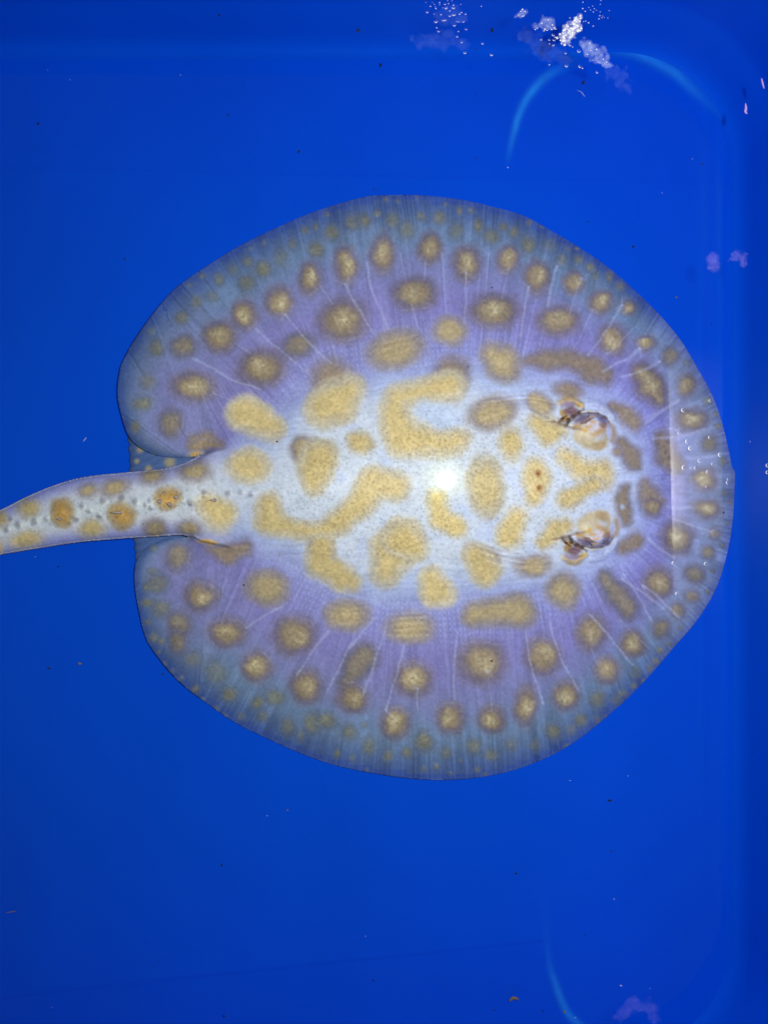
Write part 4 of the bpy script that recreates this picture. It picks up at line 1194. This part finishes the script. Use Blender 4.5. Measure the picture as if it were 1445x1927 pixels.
def specks(lst, mat, label, group, z=None, name='speck', cat='speck'):
    variants = [speck_mesh(name, i + hash_(label), 1 + 0.35 * i) for i in range(3)]
    for i, (x, y, r) in enumerate(lst):
        zz = (0.0008 if y > 95 else wall_z(y)) if z is None else (surf(x, y) + 0.0002 if z == 'ray' else z)
        o = obj(name, variants[i % 3], mat)
        o.location = P(x, y, zz + r * KF * 0.3); o.rotation_euler = (0, 0, rng.uniform(0, 6.28)); o.scale = (r * KF * (0.45 if 'pale' in label else 0.66),) * 3
        if z is None and y < 95: tag(o, label.replace('lying on the blue tub floor', "stuck on the tub's sloping upper side"), cat, group.replace('floor', 'side'))
        else: tag(o, label, cat, group)
def hash_(s): return sum(map(ord, s)) % 1000
specks([(413, 29, 4), (674, 57, 4.5), (717, 122, 3.5), (73, 232, 4.6), (430, 216, 2.4), (562, 285, 2.6), (235, 487, 2.8), (1191, 464, 3.2), (1098, 155, 3.6), (895, 176, 2), (895, 297, 2), (926, 56, 4), (895, 92, 2.4),
        (1105, 417, 1.8), (418, 1628, 2.4), (382, 1727, 1.8), (110, 1066, 2.2), (93, 1258, 2.6), (440, 1665, 1.8), (703, 1845, 2.2), (422, 1912, 2.2), (287, 1820, 2.2), (1150, 1602, 2.4), (1147, 1506, 3.4), (1100, 1761, 2.2),
        (929, 1901, 2.2), (971, 1644, 2.4), (1320, 308, 3), (307, 1268, 2.6), (1021, 1903, 1.8), (1338, 610, 2.4)],
       M_DARK, 'tiny dark speck of dirt lying on the blue tub floor', 'dark specks on the tub floor')
specks([(880, 690, 2.0), (925, 541, 1.8), (522, 831, 2.2), (545, 1074, 1.8), (459, 1101, 2.4), (925, 1244, 2.2), (345, 1255, 1.8), (270, 986, 1.6), (1361, 964, 2), (530, 435, 1.8), (704, 356, 2)],
       M_DARK, 'tiny dark speck of dirt lying on the spotted ray', 'dark specks on the ray', 'ray')
specks([(132, 150, 2), (90, 132, 1.6), (340, 141, 1.8), (503, 1535, 2.2), (955, 315, 2.6), (1302, 299, 2), (1245, 363, 2), (1155, 1692, 2.4), (1168, 1855, 3.6), (1082, 1915, 3), (1181, 1460, 2.2), (1072, 1469, 2), (98, 1896, 1.8), (688, 1762, 2), (535, 1353, 2), (67, 1048, 2), (1222, 1860, 2)],
       M_PALE, 'tiny pale speck lying on the blue tub floor', 'pale specks on the tub floor')
specks([(541, 1525, 3.2), (151, 1249, 3.6)], M_TAN, 'tiny tan crumb lying alone on the blue tub floor', 'tan crumbs on the tub floor', name='crumb', cat='crumb')
specks([(1062, 1904, 4.2)], M_TAN, 'brown crumb resting on the lower corner ridge', None, name='crumb', cat='crumb')  # the lower corner ridge here is a painted light arc
specks([(1272, 559, 3)], M_TAN, 'tan crumb on the floor between the ray and the pink foam', None, name='crumb', cat='crumb')
def fibre(pts, r, mat, label, z=0.0012, name='fibre', cat='fibre', group=None):
    p = spline(pts, 6, False) if len(pts) > 2 else np.array([pts[0], ((pts[0][0] + pts[1][0]) / 2, (pts[0][1] + pts[1][1]) / 2), pts[1]], float)
    V_, q_ = [], []
    n_ = len(p)
    for i, a in enumerate(p):
        t = p[min(i + 1, n_ - 1)] - p[max(i - 1, 0)]; t = t / (np.hypot(*t) + 1e-9); nn = np.array([-t[1], t[0]])
        w_ = r * (0.25 + 0.75 * math.sin(math.pi * (i + 0.4) / (n_ - 0.2)))
        for k_ in range(5):
            b_ = 2 * math.pi * k_ / 5
            c_ = a + nn * w_ * math.cos(b_)
            V_.append(P(c_[0], c_[1], z + w_ * KF * (1 + math.sin(b_)) * 0.6))
    for i in range(n_ - 1):
        for k_ in range(5):
            k2 = (k_ + 1) % 5
            q_.append((i * 5 + k_, i * 5 + k2, (i + 1) * 5 + k2, (i + 1) * 5 + k_))
    m_ = bpy.data.meshes.new(name); m_.from_pydata(V_, [], q_)
    return tag(obj(name, m_, mat), label, cat, group)
fibre([(157, 831), (163, 823)], 0.9, M_PALE, 'short white fibre on the floor above the spotted tail')
fibre([(12, 1718), (22, 1716), (32, 1715)], 0.9, M_TAN, 'thin yellowish fibre on the open tub floor')
fibre([(1086, 170), (1093, 173), (1097, 178), (1100, 182)], 0.8, M_PALE, 'curved hair-thin white fibre inside the pale corner arc')
fibre([(958, 1884), (966, 1878), (976, 1881)], 3.4, M_TAN, 'grey tan shard of debris beside the lower corner arc', name='shard', cat='debris')
fibre([(1432, 147), (1434, 155), (1437, 167)], 1.8, M_PINK, 'straight thin pink sliver floating by the tub wall', z=WATER_Z, name='sliver', cat='debris')
fibre([(1402, 194), (1403, 203), (1402, 210), (1405, 214)], 2.4, M_PINK, 'hooked pink sliver floating by the tub wall', z=WATER_Z, name='sliver', cat='debris')
